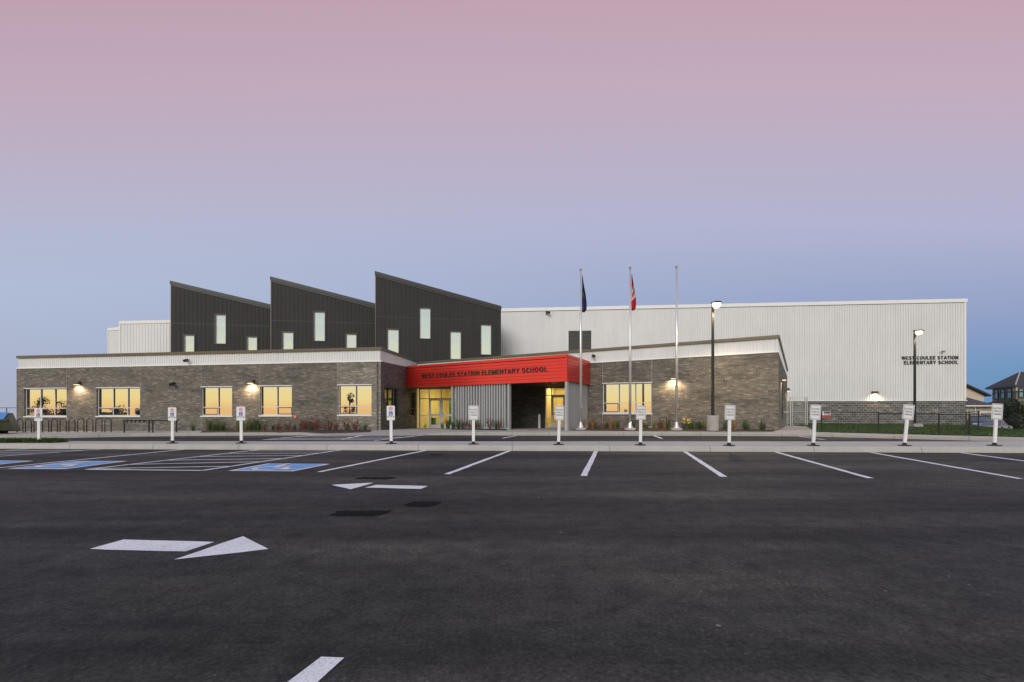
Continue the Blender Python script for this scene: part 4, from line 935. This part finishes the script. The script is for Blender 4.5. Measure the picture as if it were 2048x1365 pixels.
# ------------------------------------------------------------------ flagpoles
def flagpole(u, Y, vt, label, flag):
    x = (u-CU)/F*Y; z0 = zs(x, Y); top = P(u, vt, Y).z-z0
    t = thing('flagpole', label, 'flagpole', (x, Y, z0), 0, 'silver flagpoles before the right wing')
    g = MB(); g.lathe([(.30,0),(.30,.10),(.27,.13)], 20); obj('footing', g, M_concp, t)
    g = MB(); g.lathe([(.17,.13),(.165,.16),(.12,.26),(.085,.40),(.075,.46)], 20); obj('base_collar', g, M_silver, t, smooth=True)
    g = MB(); g.tube([(0,0,.4),(0,0,top*.5),(0,0,top-.12)], [.068,.058,.034], 14); obj('pole', g, M_silver, t, smooth=True)
    g = MB(); g.lathe([(.035,top-.12),(.06,top-.10),(.02,top-.07)], 12); g.lathe([(.012,top-.08),(.06,top-.065),(.085,top-.02),(.06,top+.03),(.01,top+.05)], 14); obj('finial', g, M_galv, t, smooth=True)
    g = MB(); g.tube([(.07,-.03,1.3),(.075,-.03,top*.6),(.05,-.02,top-.15)], .006, 4); g.box(.055,.10,-.03,.03,1.25,1.37); obj('halyard', g, M_galv, t)
    return t, x, Y, z0, top
def limp_flag(name, label, x, Y, z0, top, vt, vb, wpx, colour, group=None):
    zt, zb = P(0, vt, Y).z, P(0, vb, Y).z; d = Y/F; t = thing(name, label, 'flag', (x+.06, Y-.03, zb), 0)
    g = MB(); n, m_ = 22, 14; hh = zt-zb; rows = []; mi = []
    for j in range(n+1):
        v = j/n; z = hh*v; wd = wpx*d*(1.0-.92*max(0, (v-.12)/.88)**1.15); row = []
        for i in range(m_+1):
            q = i/m_; row.append((.015+wd*q, .10*(1-v*.7)*math.sin(q*15+v*5)*(.3+q), z+(-.18*(1-q) if j == 0 else 0)*0+.16*q*(1-v)**3-.10*(1-v)**6*math.sin(q*3.1)))
        rows.append(row)
    for j in range(n):
        for i in range(m_): g.quad(rows[j][i], rows[j][i+1], rows[j+1][i+1], rows[j+1][i]); mi.append(colour((j+.5)/n, (i+.5)/m_))
    o = obj('cloth', g, [mat('flag_red', (.52,.015,.015), .7), mat('flag_white', (.72,.66,.64), .7), mat('flag_blue', (.018,.025,.115), .7), mat('flag_emblem', (.10,.12,.10), .7)], t)
    for p, k in zip(o.data.polygons, mi): p.material_index = k
    bm = bmesh.new(); bm.from_mesh(o.data); bmesh.ops.remove_doubles(bm, verts=bm.verts, dist=1e-4); bm.to_mesh(o.data); bm.free(); o.data.shade_smooth()
    sm = o.modifiers.new('thickness', 'SOLIDIFY'); sm.thickness = .004
def ca(v, q):
    w_ = v+.04*math.sin(q*6)
    if w_ < .30: return 0
    if w_ < .40: return 1
    if w_ < .50: return 0 if .12 < q < .95 else 1
    if w_ < .63: return 1
    return 0
a = flagpole(1161.3, 26.9, 538.5, 'silver flagpole flying the limp blue flag', None); limp_flag('blue_flag', 'limp dark blue flag hanging on a silver flagpole', *a[1:], 552, 624.5, 9.5, lambda v, q: 3 if .42 < v < .56 and q < .5 else 2)
a = flagpole(1260, 26.4, 534.5, 'silver flagpole flying the limp red and white flag', None); limp_flag('canadian_flag', 'limp red and white maple leaf flag on a silver flagpole', *a[1:], 549, 621, 9.5, ca)
flagpole(1353, 26.0, 532.5, 'bare silver flagpole without any flag', None)
# ------------------------------------------------------------------ street lamps
def street_lamp(u, Y, vt, vbase_top, label, round_base, power):
    x = (u-CU)/F*Y; z0 = zs(x, Y); top = P(u, vt, Y).z-z0; bt = P(u, vbase_top, Y).z-z0
    t = thing('street_lamp', label, 'street lamp', (x, Y, z0), 0, 'lit black lamp posts')
    g = MB()
    if round_base: g.lathe([(.30,-.3),(.30,bt-.03),(.27,bt)], 24)
    else: g.hexa([(-.34,-.34,-.3),(.34,-.34,-.3),(.34,.34,-.3),(-.34,.34,-.3)], [(-.32,-.32,bt),(.32,-.32,bt),(.32,.32,bt),(-.32,.32,bt)])
    obj('footing', g, M_concp, t)
    g = MB(); g.box(-.15,.15,-.15,.15,bt,bt+.03); g.hexa([(-.062,-.062,bt+.03),(.062,-.062,bt+.03),(.062,.062,bt+.03),(-.062,.062,bt+.03)], [(-.052,-.052,top),(.052,-.052,top),(.052,.052,top),(-.052,.052,top)]); obj('pole', g, M_blk, t)
    g = MB(); g.box(-.04,.10,-.08,.0,top-.06,top+.04); g.hexa([(-.1,-.52,top-.02),(.26,-.52,top-.02),(.26,.06,top+.03),(-.1,.06,top+.03)], [(-.07,-.48,top+.07),(.23,-.48,top+.07),(.23,.05,top+.12),(-.07,.05,top+.12)]); hd = obj('lamp_head', g, M_blk, t)
    g = MB()
    g.lathe([(.03,-.24),(.12,-.21),(.19,-.13),(.21,-.03),(.20,.02)], 16, (.08,-.26,top-.02)); obj('lens', g, M_lamp, hd)
    li = bpy.data.objects.new('lamp_light', bpy.data.lights.new('lamp_light', 'SPOT')); C.objects.link(li)
    li.data.energy = power; li.data.color = (1, .78, .50); li.data.spot_size = R(150); li.data.spot_blend = .6; li.data.shadow_soft_size = .15
    place(li, hd, W[t.name] @ Matrix.Translation((.08,-.3,top-.2)) @ Vector((0, -.25, -1)).to_track_quat('-Z', 'Y').to_matrix().to_4x4())
street_lamp(1425.6, 25.5, 609, 831.5, 'lit black lamp post on a round concrete base before the brick wing', True, 2600)
street_lamp(1829.5, 34.5, 664, 847.5, 'lit black lamp post on a square concrete base on the lawn', False, 2600)
# ------------------------------------------------------------------ fences and gate
def mesh_wires(g, a, b, z0, z1, zz0, zz1, sp=.075, wd=.0045):
    a, b = Vector(a), Vector(b); L = (b-a).length; e = (b-a)/L; h = max(z1, 0.1)
    for sg in (1, -1):
        k = -h
        while k < L+h:
            s0, s1 = (k, k+h) if sg > 0 else (k, k-h); q0, q1 = 0.0, 1.0
            lo_, hi_ = min(s0, s1), max(s0, s1)
            def at(s): return abs((s-s0)/(s1-s0))
            c0, c1 = max(lo_, 0), min(hi_, L)
            if c1-c0 > .02:
                if s0 > s1: c0, c1 = c1, c0
                f0_, f1_ = at(c0), at(c1); p0, p1 = a+e*c0, a+e*c1
                A = Vector((p0.x, p0.y, zz0(c0/L)+h*f0_)); B = Vector((p1.x, p1.y, zz0(c1/L)+h*f1_))
                n = Vector((0, 0, wd)); g.quad(A-n, B-n, B+n, A+n)
            k += sp*1.41
def fence(name, pts, hs, label, m, post_r=.035, wires=True):
    t = thing(name, label, 'fence', (pts[0].x, pts[0].y, pts[0].z))
    for p, h in zip(pts, hs):
        g = MB(); g.tube([(p.x, p.y, p.z-.2), (p.x, p.y, p.z+h)], post_r, 10); obj('post', g, m, t, Matrix())
    for (p, h), (q, k) in zip(zip(pts, hs), list(zip(pts, hs))[1:]):
        g = MB(); hr = min(h, k)-.03; g.tube([p+Vector((0,0,hr)), q+Vector((0,0,hr))], .022, 8); obj('rail', g, m, t, Matrix())
        if wires:
            g = MB(); mesh_wires(g, (p.x, p.y, 0), (q.x, q.y, 0), 0, hr, lambda f: p.z+(q.z-p.z)*f, None); obj('chain_mesh', g, m, t, Matrix())
    return t
def gp(u, vb, vt):
    p = onS(u, vb); return p, P(u, vt, p.y).z-p.z
fp = [gp(1643,863.6,820.4), gp(1757,866.4,823.4), gp(1878,868.8,826.6), gp(1939,870.4,827.8)]
q = Vector((27.5, 28.5, zs(27.5, 28.5))); q2 = Vector((31.0, 33.0, zs(31, 33))); q3 = Vector((38, 33.4, zs(38, 33.4))); q4 = Vector((46, 34, zs(46, 34)))
fence('chain_fence', [p for p, h in fp]+[q, q2, q3, q4], [h for p, h in fp]+[1.15, 1.15, 1.15, 1.15], 'low black chain link fence along the lawn edge', M_blk)
g = MB(); pn = fp[0][0]; pt_ = P(1645, 822.5, pn.y-.06)
x0, x1 = P(1645,0,pn.y-.06).x, P(1661.5,0,pn.y-.06).x; za, zb_, zm = P(0,822.5,pn.y).z, P(0,834.5,pn.y).z, P(0,830.6,pn.y).z
tn = thing('notice_board', 'small white and red notice hung on the black fence', 'sign', ((x0+x1)/2, pn.y-.06, zb_))
g = MB(); g.box(x0, x1, -.0, .008, zm, za); nb = obj('panel', g, M_sign, tn, Matrix.Translation((0, pn.y-.06, 0)))
g = MB(); g.box(x0, x1+.03, -.004, .008, zb_, zm-.001); obj('red_band', g, M_signr, tn, Matrix.Translation((0, pn.y-.06, 0)))
g = MB()
for r_, z in enumerate((za-.09, za-.15)):
    for k in range(6): g.quad((x0+.06+k*.055,-.006,z),(x0+.1+k*.055,-.006,z),(x0+.1+k*.055,-.006,z+.03),(x0+.06+k*.055,-.006,z+.03))
obj('small_print', g, M_ink, nb, Matrix.Translation((0, pn.y-.06, 0)))
# tall silver gate beside the right wing
Yg = 35.5; gx = lambda u: (u-CU)/F*Yg; zgt = zs(gx(1595), Yg); hg = P(0, 793.5, Yg).z-zgt
t = thing('chain_gate', 'tall silver chain link gate between brick wing and white gym', 'gate', (gx(1595), Yg, zgt))
for u in (1573.5, 1581, 1614.3):
    g = MB(); g.tube([(gx(u), Yg, zgt-.2), (gx(u), Yg, zgt+hg)], .04, 10); obj('post', g, M_galv, t, Matrix())
g = MB(); x0, x1 = gx(1584.5), gx(1611)
g.tube([(x0,Yg,zgt+.06),(x1,Yg,zgt+.06),(x1,Yg,zgt+hg-.08),(x0,Yg,zgt+hg-.08),(x0,Yg,zgt+.06)], .026, 8); g.tube([(x0,Yg,zgt+hg*.49),(x1,Yg,zgt+hg*.49)], .022, 8); g.tube([(x0,Yg,zgt+hg*.84),(x1,Yg,zgt+hg*.84)], .018, 8); obj('gate_leaf', g, M_galv, t, Matrix())
g = MB(); mesh_wires(g, (x0,Yg,0), (x1,Yg,0), 0, hg-.14, lambda f: zgt+.06, None, .07, .004); mesh_wires(g, (gx(1573.5),Yg,0), (gx(1581),Yg,0), 0, hg-.1, lambda f: zgt+.06, None, .07, .004); obj('chain_mesh', g, M_galv, t, Matrix())
g = MB(); g.tube([(gx(1573.5),Yg,zgt+hg*.49),(gx(1581),Yg,zgt+hg*.49)], .02, 6); obj('rail', g, M_galv, t, Matrix())
# far fence beyond the left end
fl_ = [Vector((x, 41.5+(x+50)*.1, -.45)) for x in (-60,-56,-52,-48,-44,-40)]
fence('chain_fence', fl_, [P(0,816,41.5).z+.45+.03]*6, 'dark chain link fence beyond the left corner of the school', M_blk, .03, False)
# ------------------------------------------------------------------ bike hoops, rails, bin, bollards
p0, p1 = onS(40, 865), onS(216, 864.4); ORD = ['first','second','third','fourth','fifth','sixth','seventh','eighth','ninth','tenth','last']
hh = .86; wd = .205
t = thing('bike_hoop', 'x', 'bike rack', p0, 0, 'black bike hoops before the left windows')
g = MB(); pts = [(-wd,0,-.1),(-wd,0,hh-wd)]+[(-wd*math.cos(R(a)),0,hh-wd+wd*math.sin(R(a))) for a in range(20,180,20)]+[(wd,0,hh-wd),(wd,0,-.1)]
g.tube(pts, .027, 8); obj('hoop', g, M_blk, t, smooth=True)
g = MB(); g.lathe([(.06,0),(.06,.012),(.03,.014)], 10, (-wd,0,0)); g.lathe([(.06,0),(.06,.012),(.03,.014)], 10, (wd,0,0)); obj('foot_plate', g, M_blk, t)
ang = math.atan2(p1.y-p0.y, p1.x-p0.x)
for i in range(11):
    p = p0.lerp(p1, i/10); q = (p.x, p.y, zs(p.x, p.y)); l = '%s black bike hoop counting from the dark green bin' % ORD[i]
    if i == 0: t.matrix_basis = Matrix.Translation(Vector(q)) @ Matrix.Rotation(ang+.12, 4, 'Z'); t['label'] = l
    else: dup(t, q, ang+.12, l)
def rail(u0, u1, vb, vt, label, tabs):
    a, b = onS(u0, vb), onS(u1, vb-.4); z = P(0, vt, a.y).z
    t = thing('bike_rail', label, 'bike rail', (a+b)/2, 0, 'black bike rails beside the hoops')
    for p in (a, b):
        g = MB(); g.tube([(p.x,p.y,p.z-.1),(p.x,p.y,z)], .04, 8); obj('leg', g, M_blk, t, Matrix())
    e = (b-a).normalized(); g = MB(); g.tube([(a.x-e.x*.1,a.y-e.y*.1,z),(b.x+e.x*.1,b.y+e.y*.1,z)], .04, 8); obj('top_bar', g, M_blk, t, Matrix())
    if tabs:
        g = MB()
        for k in range(5):
            p = a.lerp(b, .14+k*.17); g.box(p.x-.03,p.x+.03,p.y-.08,p.y-.04,z-.12,z+.07)
        obj('wheel_hook', g, M_blk, t, Matrix())
rail(248.5, 298, 865.6, 842, 'black bike rail with small wheel hooks', True); rail(305.5, 353, 865.6, 841.6, 'plain black bike rail behind the wheelchair sign', False)
# dumpster at the left edge
Yb = 28.5; bx = lambda u, y=28.5: (u-CU)/F*y
yf, ybk = Yb-.3, Yb+1.4; zg_ = zs(bx(0), Yb)
t = thing('dumpster', 'dark green dumpster with blue lid at the left edge', 'dumpster', (bx(0), Yb+.6, zg_))
zb = zg_+.08; zt = P(0, 826.5, ybk).z; zf = P(0, 837.5, yf).z; x0 = bx(-66); zlow = P(0, 862.5, ybk).z
M_bin = mat('dark_green_steel', rough=.6, fn=mottled((.022,.024,.008), (.035,.037,.014), 4))
g = MB()
g.hexa([(x0+.15,yf+.1,zb+.14),(bx(26,yf),yf+.1,zb+.14),(bx(43,ybk),ybk,zlow),(x0+.15,ybk,zb)], [(x0,yf,zf-.05),(bx(17,yf),yf,zf-.05),(bx(26,ybk),ybk,zt),(x0,ybk,zt)])
for xx in (bx(3), bx(-20)): g.box(xx-.05,xx+.05,yf-.06,yf+.02,zb+.2,zf-.15)
g.box(x0-.05,bx(17,yf),yf-.08,yf-.005,zf-.14,zf-.06)
obj('bin_body', g, M_bin, t, Matrix())
g = MB(); g.hexa([(x0,yf-.04,zf-.046),(bx(9,yf),yf-.04,zf-.046),(bx(20,ybk),ybk-.1,zt+.005),(x0,ybk-.1,zt+.005)], [(x0,yf-.04,zf),(bx(9,yf),yf-.04,zf),(bx(20,ybk),ybk-.1,zt+.05),(x0,ybk-.1,zt+.05)]); obj('lid', g, mat('blue_plastic', (.05,.25,.62), .5), t, Matrix())
g = MB(); g.box(x0+.2,bx(-26),Yb-.1,Yb+1.2,zb-.12,zb+.12); obj('base', g, M_blk, t, Matrix())
for u, v0, v1, l in ((818,826.5,853.5,'silver push button bollard left of the glazed entrance'), (1078.5,824,851.8,'silver push button bollard in the dark recess left of the side door')):
    Y = 34.4 if u < 900 else 32.2; x = (u-CU)/F*Y; z0 = P(0, v1, Y).z; hgt = P(0, v0, Y).z-z0; z0 = zs(x, Y); 
    t = thing('push_bollard', l, 'bollard', (x, Y, z0), 0, 'push button bollards by the doors')
    g = MB(); g.box(-.07,.07,-.07,.07,-.05,hgt); g.box(-.09,.09,-.09,.09,-.02,.03); obj('post', g, M_alu, t); g = MB(); g.box(-.05,.05,-.085,-.071,hgt-.22,hgt-.1); obj('button', g, M_galv, t)
# ------------------------------------------------------------------ houses, cars and bushes at the right
def gz_(x, y): return -.40
M_teal = glass_mat('teal_window', .12, (.26,.42,.40)); M_stu = mat('beige_stucco', rough=.9, fn=mottled((.56,.46,.36), (.64,.53,.42), 3)); M_stud = mat('olive_siding', rough=.8, fn=mottled((.17,.165,.12), (.21,.20,.15), 3)); M_shing = mat('dark_shingles', rough=.9, fn=mottled((.030,.030,.034), (.055,.053,.058), 7)); M_shing2 = mat('brown_shingles', rough=.9, fn=mottled((.065,.058,.06), (.095,.085,.088), 7))
cA, cB, cC = P(1984.5, 823, 65), P(2032, 823, 58), P(2105, 823, 63)
h1, h2 = Fr(cA, cB), Fr(cB, cC); ze = P(2032, 770.5, 58).z; zbl = P(2032, 783.5, 58).z
t = thing('house', 'two storey beige house with dark hip roof and narrow windows', 'house', (cB.x, cB.y+4, -1.9))
cD = cA+(cC-cB); base_ = [cA, cB, cC, cD]
g = MB(); g.prism([(p.x, p.y) for p in base_], zbl, ze); obj('upper_wall', g, M_stu, t, Matrix())
g = MB(); g.prism([(p.x, p.y) for p in base_], -2.4, zbl-.003); obj('lower_wall', g, M_stud, t, Matrix())
ctr = (cA+cB+cC+cD)/4; ov = [p+(p-ctr).normalized()*.75 for p in base_]; r1, r2 = ctr+(cC-cB).normalized()*-.6, ctr+(cC-cB).normalized()*.6
zrf = P(2055, 744, ctr.y).z; g = MB(); v3 = lambda p, z: (p.x, p.y, z)
g.quad(v3(ov[0],ze),v3(ov[1],ze),v3(r1,zrf)); g.quad(v3(ov[1],ze),v3(ov[2],ze),v3(r2,zrf),v3(r1,zrf)); g.quad(v3(ov[2],ze),v3(ov[3],ze),v3(r2,zrf)); g.quad(v3(ov[3],ze),v3(ov[0],ze),v3(r1,zrf),v3(r2,zrf)); rf = obj('roof', g, M_shing, t, Matrix())
g = MB(); g.prism([(p.x, p.y) for p in [ctr+(q-ctr)*1.005 for q in ov]], ze-.2, ze-.003); obj('eave', g, M_darktrim, rf, Matrix())
g = MB(); g.tube([v3(ov[1],ze), v3(r1,zrf)], .07, 5); obj('hip_trim', g, M_galv, rf, Matrix())
for fr in (h1, h2):
    g = MB(); g.box(.05, fr.L-.05, -.05, -.003, zbl-.08, zbl+.1); obj('belt', g, M_darktrim, t, fr.M)
for fr, u0, u1, v0, v1 in ((h1,1989.8,1996.8,781,797),(h1,2002.5,2010,780.3,796.5),(h1,2015.5,2023.5,779.5,796),(h2,2037,2045,778.6,794),(h2,2062,2072,779,795)):
    hq = hole(fr, u0, u1, v0, v1); a, b, z0, z1 = hq; g = MB()
    for q in ((a-.16,b+.16,z1,z1+.16),(a-.16,b+.16,z0-.16,z0),(a-.16,a,z0,z1),(b,b+.16,z0,z1)): g.box(q[0],q[1],-.10,-.003,q[2],q[3])
    wn = obj('window', g, M_darktrim, t, fr.M); g = MB(); g.box(a,b,-.04,-.003,z0,z1); obj('pane', g, M_teal, wn, fr.M)
a, b = h1.sz(1992, 800)[0], h1.sz(2026, 800)[0]; z0, z1 = h1.sz(2010, 808)[1], h1.sz(2010, 801.5)[1]
g = MB(); g.quad((a,-1.6,z0),(b,-1.6,z0),(b-.5,0,z1),(a+.5,0,z1)); g.quad((a,-1.6,z0),(a+.5,0,z1),(a,0,z0)); g.quad((b,-1.6,z0),(b,0,z0),(b-.5,0,z1)); g.box(a,b,-1.6,0,z0-.15,z0-.003); obj('porch_roof', g, M_shing, t, h1.M)
Y2 = 53.0; kx = lambda u: (u-CU)/F*Y2; kz = lambda v: P(0, v, Y2).z
t = thing('house', 'low beige house with brown garage roof beside the gym', 'house', (kx(1955), Y2, -.4))
g = MB(); g.box(kx(1900), kx(1984), Y2, Y2+8, -2.4, kz(811.5)); obj('wall', g, M_stu, t, Matrix())
g = MB(); g.quad((kx(1895),Y2-.6,kz(812)),(kx(1986),Y2-.6,kz(812)),(kx(1984),Y2+4.5,kz(787.5)+.1),(kx(1900),Y2+4.5,kz(787.5)+.1)); g.quad((kx(1900),Y2+4.5,kz(787.5)+.1),(kx(1984),Y2+4.5,kz(787.5)+.1),(kx(1984),Y2+9,kz(812)),(kx(1900),Y2+9,kz(812))); rf = obj('roof', g, M_shing2, t, Matrix())
g = MB(); g.box(kx(1895),kx(1986),Y2-.68,Y2-.58,kz(813.5),kz(811.2)); obj('gutter', g, M_trimw, rf, Matrix())
g = MB(); g.quad((kx(1985),Y2,-2.4),(kx(1985),Y2+8,-2.4),(kx(1985),Y2+8,kz(812)),(kx(1985),Y2+4.5,kz(789)),(kx(1985),Y2,kz(812))); obj('gable_wall', g, M_stud, t, Matrix())
g = MB(); gy = Y2+5; k_ = (gy)/Y2
A, B, D_ = (kx(1868)*k_, kz(789)), (kx(1968)*k_, kz(789)), (kx(1915)*k_, kz(769)); g.quad((A[0],gy,A[1]),(B[0],gy,B[1]),(D_[0],gy,D_[1]+.4)); g.quad((A[0],gy,2),(B[0],gy,2),(B[0],gy,B[1]-.004),(A[0],gy,A[1]-.004)); obj('upper_gable', g, M_stu, t, Matrix())
g = MB()
for s_, e_ in ((D_, B), (D_, A)): g.hexa([(s_[0],gy-.5,s_[1]+.42),(e_[0]+(.4 if e_ is B else -.4),gy-.5,e_[1]-.1),(e_[0]+(.4 if e_ is B else -.4),gy+5,e_[1]-.1),(s_[0],gy+5,s_[1]+.42)], [(s_[0],gy-.5,s_[1]+.62),(e_[0]+(.4 if e_ is B else -.4),gy-.5,e_[1]+.1),(e_[0]+(.4 if e_ is B else -.4),gy+5,e_[1]+.1),(s_[0],gy+5,s_[1]+.62)])
obj('upper_roof', g, M_shing, t, Matrix())
g = MB(); a, b = kx(1961), kx(1982); z1 = kz(826)
g.box(a-.1,b+.1,Y2-.06,Y2,-.5,z1+.15); gd = obj('garage_door', g, M_trimw, t, Matrix())
g = MB()
for k in range(4): g.box(a,b,Y2-.09,-.062+Y2,-.45+k*(z1+.45)/4+.02,-.45+(k+1)*(z1+.45)/4-.02)
obj('door_panel', g, mat('beige_door', (.34,.30,.24), .6), gd, Matrix())
g = MB(); g.box(kx(1934.5),kx(1938.5),Y2-.05,Y2,kz(828),kz(814.5)); wn = obj('window', g, M_trimw, t, Matrix()); g = MB(); g.box(kx(1935),kx(1938),Y2-.07,Y2-.052,kz(827.5),kz(815)); obj('pane', g, M_teal, wn, Matrix())
g = MB(); g.tube([(kx(1948.5),Y2-.1,kz(812)),(kx(1948.5),Y2-.1,-.4)], .06, 6); obj('downpipe', g, M_trimw, t, Matrix())
def car(label, loc, rz, L, wd, ht, hood, col, suv):
    t = thing('parked_car', label, 'car', loc, rz, 'cars parked by the houses')
    m = mat('car_paint', col, .3, .3); g = MB(); gh = ht*.53; c0 = .22
    side = [(-L/2,c0+.12),(-L/2+.06,gh*.85),(-L/2+hood*.25,gh*.97),(-L/2+hood,gh*1.06),(L/2-(.12 if suv else .75),gh*1.08),(L/2-.02,gh*.95),(L/2,c0+.15),(L/2-.1,c0),(-L/2+.1,c0)]
    n = len(side)
    for sgn in (-1, 1): g.f.append(tuple(len(g.v)+k for k in range(n))); g.v += [(x, sgn*wd/2, z) for x, z in side]
    g.f += [(k, (k+1) % n, n+(k+1) % n, n+k) for k in range(n)]
    obj('body', g, m, t)
    g = MB(); r0, r1 = -L/2+hood, L/2-(.15 if suv else .75); t0, t1 = r0+.75, r1-(.35 if suv else .6); w2 = wd/2-.06; w3 = wd/2-.22
    g.hexa([(r0,-w2,gh*1.06),(r1,-w2,gh*1.07),(r1,w2,gh*1.07),(r0,w2,gh*1.06)], [(t0,-w3,ht-.06),(t1,-w3,ht-.06),(t1,w3,ht-.06),(t0,w3,ht-.06)]); obj('glasshouse', g, M_glassd, t)
    g = MB(); g.hexa([(t0-.05,-w3-.02,ht-.06),(t1+.05,-w3-.02,ht-.06),(t1+.05,w3+.02,ht-.06),(t0-.05,w3+.02,ht-.06)], [(t0+.1,-w3+.05,ht),(t1-.1,-w3+.05,ht),(t1-.1,w3-.05,ht),(t0+.1,w3-.05,ht)])
    for x in (t0+.02, (t0+t1)/2): g.hexa([(x-.02 if x > t0+.1 else r0,-w2-.01,gh*1.06),(x+.05 if x > t0+.1 else r0+.08,-w2-.01,gh*1.06),(x+.05 if x > t0+.1 else r0+.08,-w2+.03,gh*1.06),(x-.02 if x > t0+.1 else r0,-w2+.03,gh*1.06)], [(x-.02,-w3-.01,ht-.06),(x+.05,-w3-.01,ht-.06),(x+.05,-w3+.03,ht-.06),(x-.02,-w3+.03,ht-.06)])
    obj('roof', g, m, t)
    for x in (-L/2+.85, L/2-.85):
        for sgn in (-1, 1):
            g = MB(); g.tube([(x, sgn*(wd/2-.2), .32), (x, sgn*(wd/2+.01), .32)], .32, 18); wh = obj('wheel', g, M_rub, t)
            g = MB(); g.tube([(x, sgn*(wd/2+.011), .32), (x, sgn*(wd/2+.02), .32)], .19, 12); obj('rim', g, M_galv, wh)
    for sgn in (-1, 1):
        g = MB(); g.box(L/2-.06,L/2+.012,sgn*(wd/2-.2)-.14,sgn*(wd/2-.2)+.14,gh*.75,gh*.92); obj('tail_light', g, M_signr, t)
        g = MB(); g.box(-L/2-.0,-L/2+.10,sgn*(wd/2-.22)-.15,sgn*(wd/2-.22)+.15,gh*.68,gh*.82); obj('headlight', g, M_sign, t)
Yc = 46.0; car('silver hatchback parked beyond the black fence', ((1988-CU)/F*Yc, Yc, P(0,866,Yc).z), R(28), 3.3, 1.6, 1.22, .8, (.42,.44,.50), False)
Yc = 50.0; car('dark blue car parked behind the silver hatchback', ((1960-CU)/F*Yc, Yc, P(0,857,Yc).z), R(55), 3.4, 1.7, 1.3, .8, (.03,.06,.13), True)
p = P(2002, 864.5, 43); t = thing('yellow_barrier', 'small yellow barrier block in front of the silver hatchback', 'barrier', p); g = MB(); g.hexa([(-.32,-.2,0),(.32,-.2,0),(.32,.2,0),(-.32,.2,0)], [(-.25,-.06,.24),(.25,-.06,.24),(.25,.06,.24),(-.25,.06,.24)]); obj('block', g, mat('yellow_paint', (.62,.38,.03), .6), t); g = MB(); g.box(-.36,.36,-.24,.24,-.04,.0); obj('base', g, M_rub, t)
g = MB(); g.quad((34.5,35,P(0,866.5,35).z),(62,35,P(0,866.5,35).z),(75,62,P(0,863.4,62).z),(50,62,P(0,863.4,62).z)); g.quad((50,62,P(0,863.4,62).z),(75,62,P(0,863.4,62).z),(80,80,P(0,850,80).z),(60,80,P(0,850,80).z)); tag(obj('driveway', g, M_walk), kind='structure')
def tree(name, label, loc, h, cr, ch, n, seed, trunk=.12, group=None, leaf=.14):
    r = random.Random(seed); t = thing(name, label, 'tree', loc, 0, group); g = MB()
    g.tube([(0,0,-.2),(.03,.02,h*.4),(0,.05,h*.85)], [trunk,trunk*.7,trunk*.2], 8)
    lob = []
    for k in range(11):
        a = r.random()*6.28; rr = cr*(.25+.5*r.random()); z = h-ch+ch*(.1+.8*r.random()); c = Vector((math.cos(a)*rr, math.sin(a)*rr, z)); lob.append((c, cr*(.3+.25*r.random())))
        g.tube([(0,0,max(h*.2, z-ch*.4)), tuple(c*.5+Vector((0,0,(z-ch*.15)*.5))), tuple(c)], [trunk*.4,trunk*.25,.015], 5)
    obj('trunk', g, M_bark, t); f = MB()
    for k in range(n):
        c, q = r.choice(lob); d = Vector((r.gauss(0,1), r.gauss(0,1), r.gauss(0,1))).normalized()*q*(r.random()**.45); p = c+d; s_ = leaf*(.5+r.random()); e1 = Vector((r.gauss(0,1), r.gauss(0,1), r.gauss(0,1))).normalized()*s_; e2 = Vector((r.gauss(0,1), r.gauss(0,1), r.gauss(0,1))).normalized()*s_*.6
        f.quad(p-e1, p+e2, p+e1, p-e2)
    obj('crown', f, M_tree, t)
TB = 'dark trees before the beige house'
for k, (u, Y, vt, vb, cr, l) in enumerate(((2023,50,797,862,1.1,'tallest narrow dark tree before the beige house windows'), (2040,49,806,862,1.5,'broad dark bush at the right edge below the house'), (2017,50,820,862,.8,'low dark bush right of the silver hatchback'), (2062,50,800,862,1.7,'dark tree cut by the right edge of the picture'))):
    p = P(u, vb, Y); h = P(u, vt, Y).z-p.z; tree('dark_tree', l, p, h, cr, h*.95, 1500, 10+k, .07, TB, .11)
for k, (x, y, h, cw, l) in enumerate(((-38,-6,4.3,.22,'slender young tree left of the lot mirrored in the end window'), (-95,3.5,4.6,.4,'broad tree beyond the lot mirrored in the first window'), (-92.5,.8,3.9,.45,'bushy tree beyond the lot mirrored in the first window'), (-99,6.5,5.2,.35,'tall tree beyond the lot mirrored in the first window'), (-97.5,5.0,2.6,.7,'wide low bush beyond the lot mirrored at the left of the first window'), (-93.5,2.0,2.3,.8,'wide low bush beyond the lot mirrored at the right of the first window'), (-86,-3.5,2.6,.6,'low bush beyond the lot mirrored in the second window'), (-83.5,-6,2.2,.6,'small bush beyond the lot mirrored in the second window'))):
    tree('street_tree', l, (x, y, -.45 if x < -70 else KX*x-.02), h, h*cw, h*.8, 380 if k == 0 else 900, 40+k, .09, 'trees beyond the lot seen in the windows', .13)
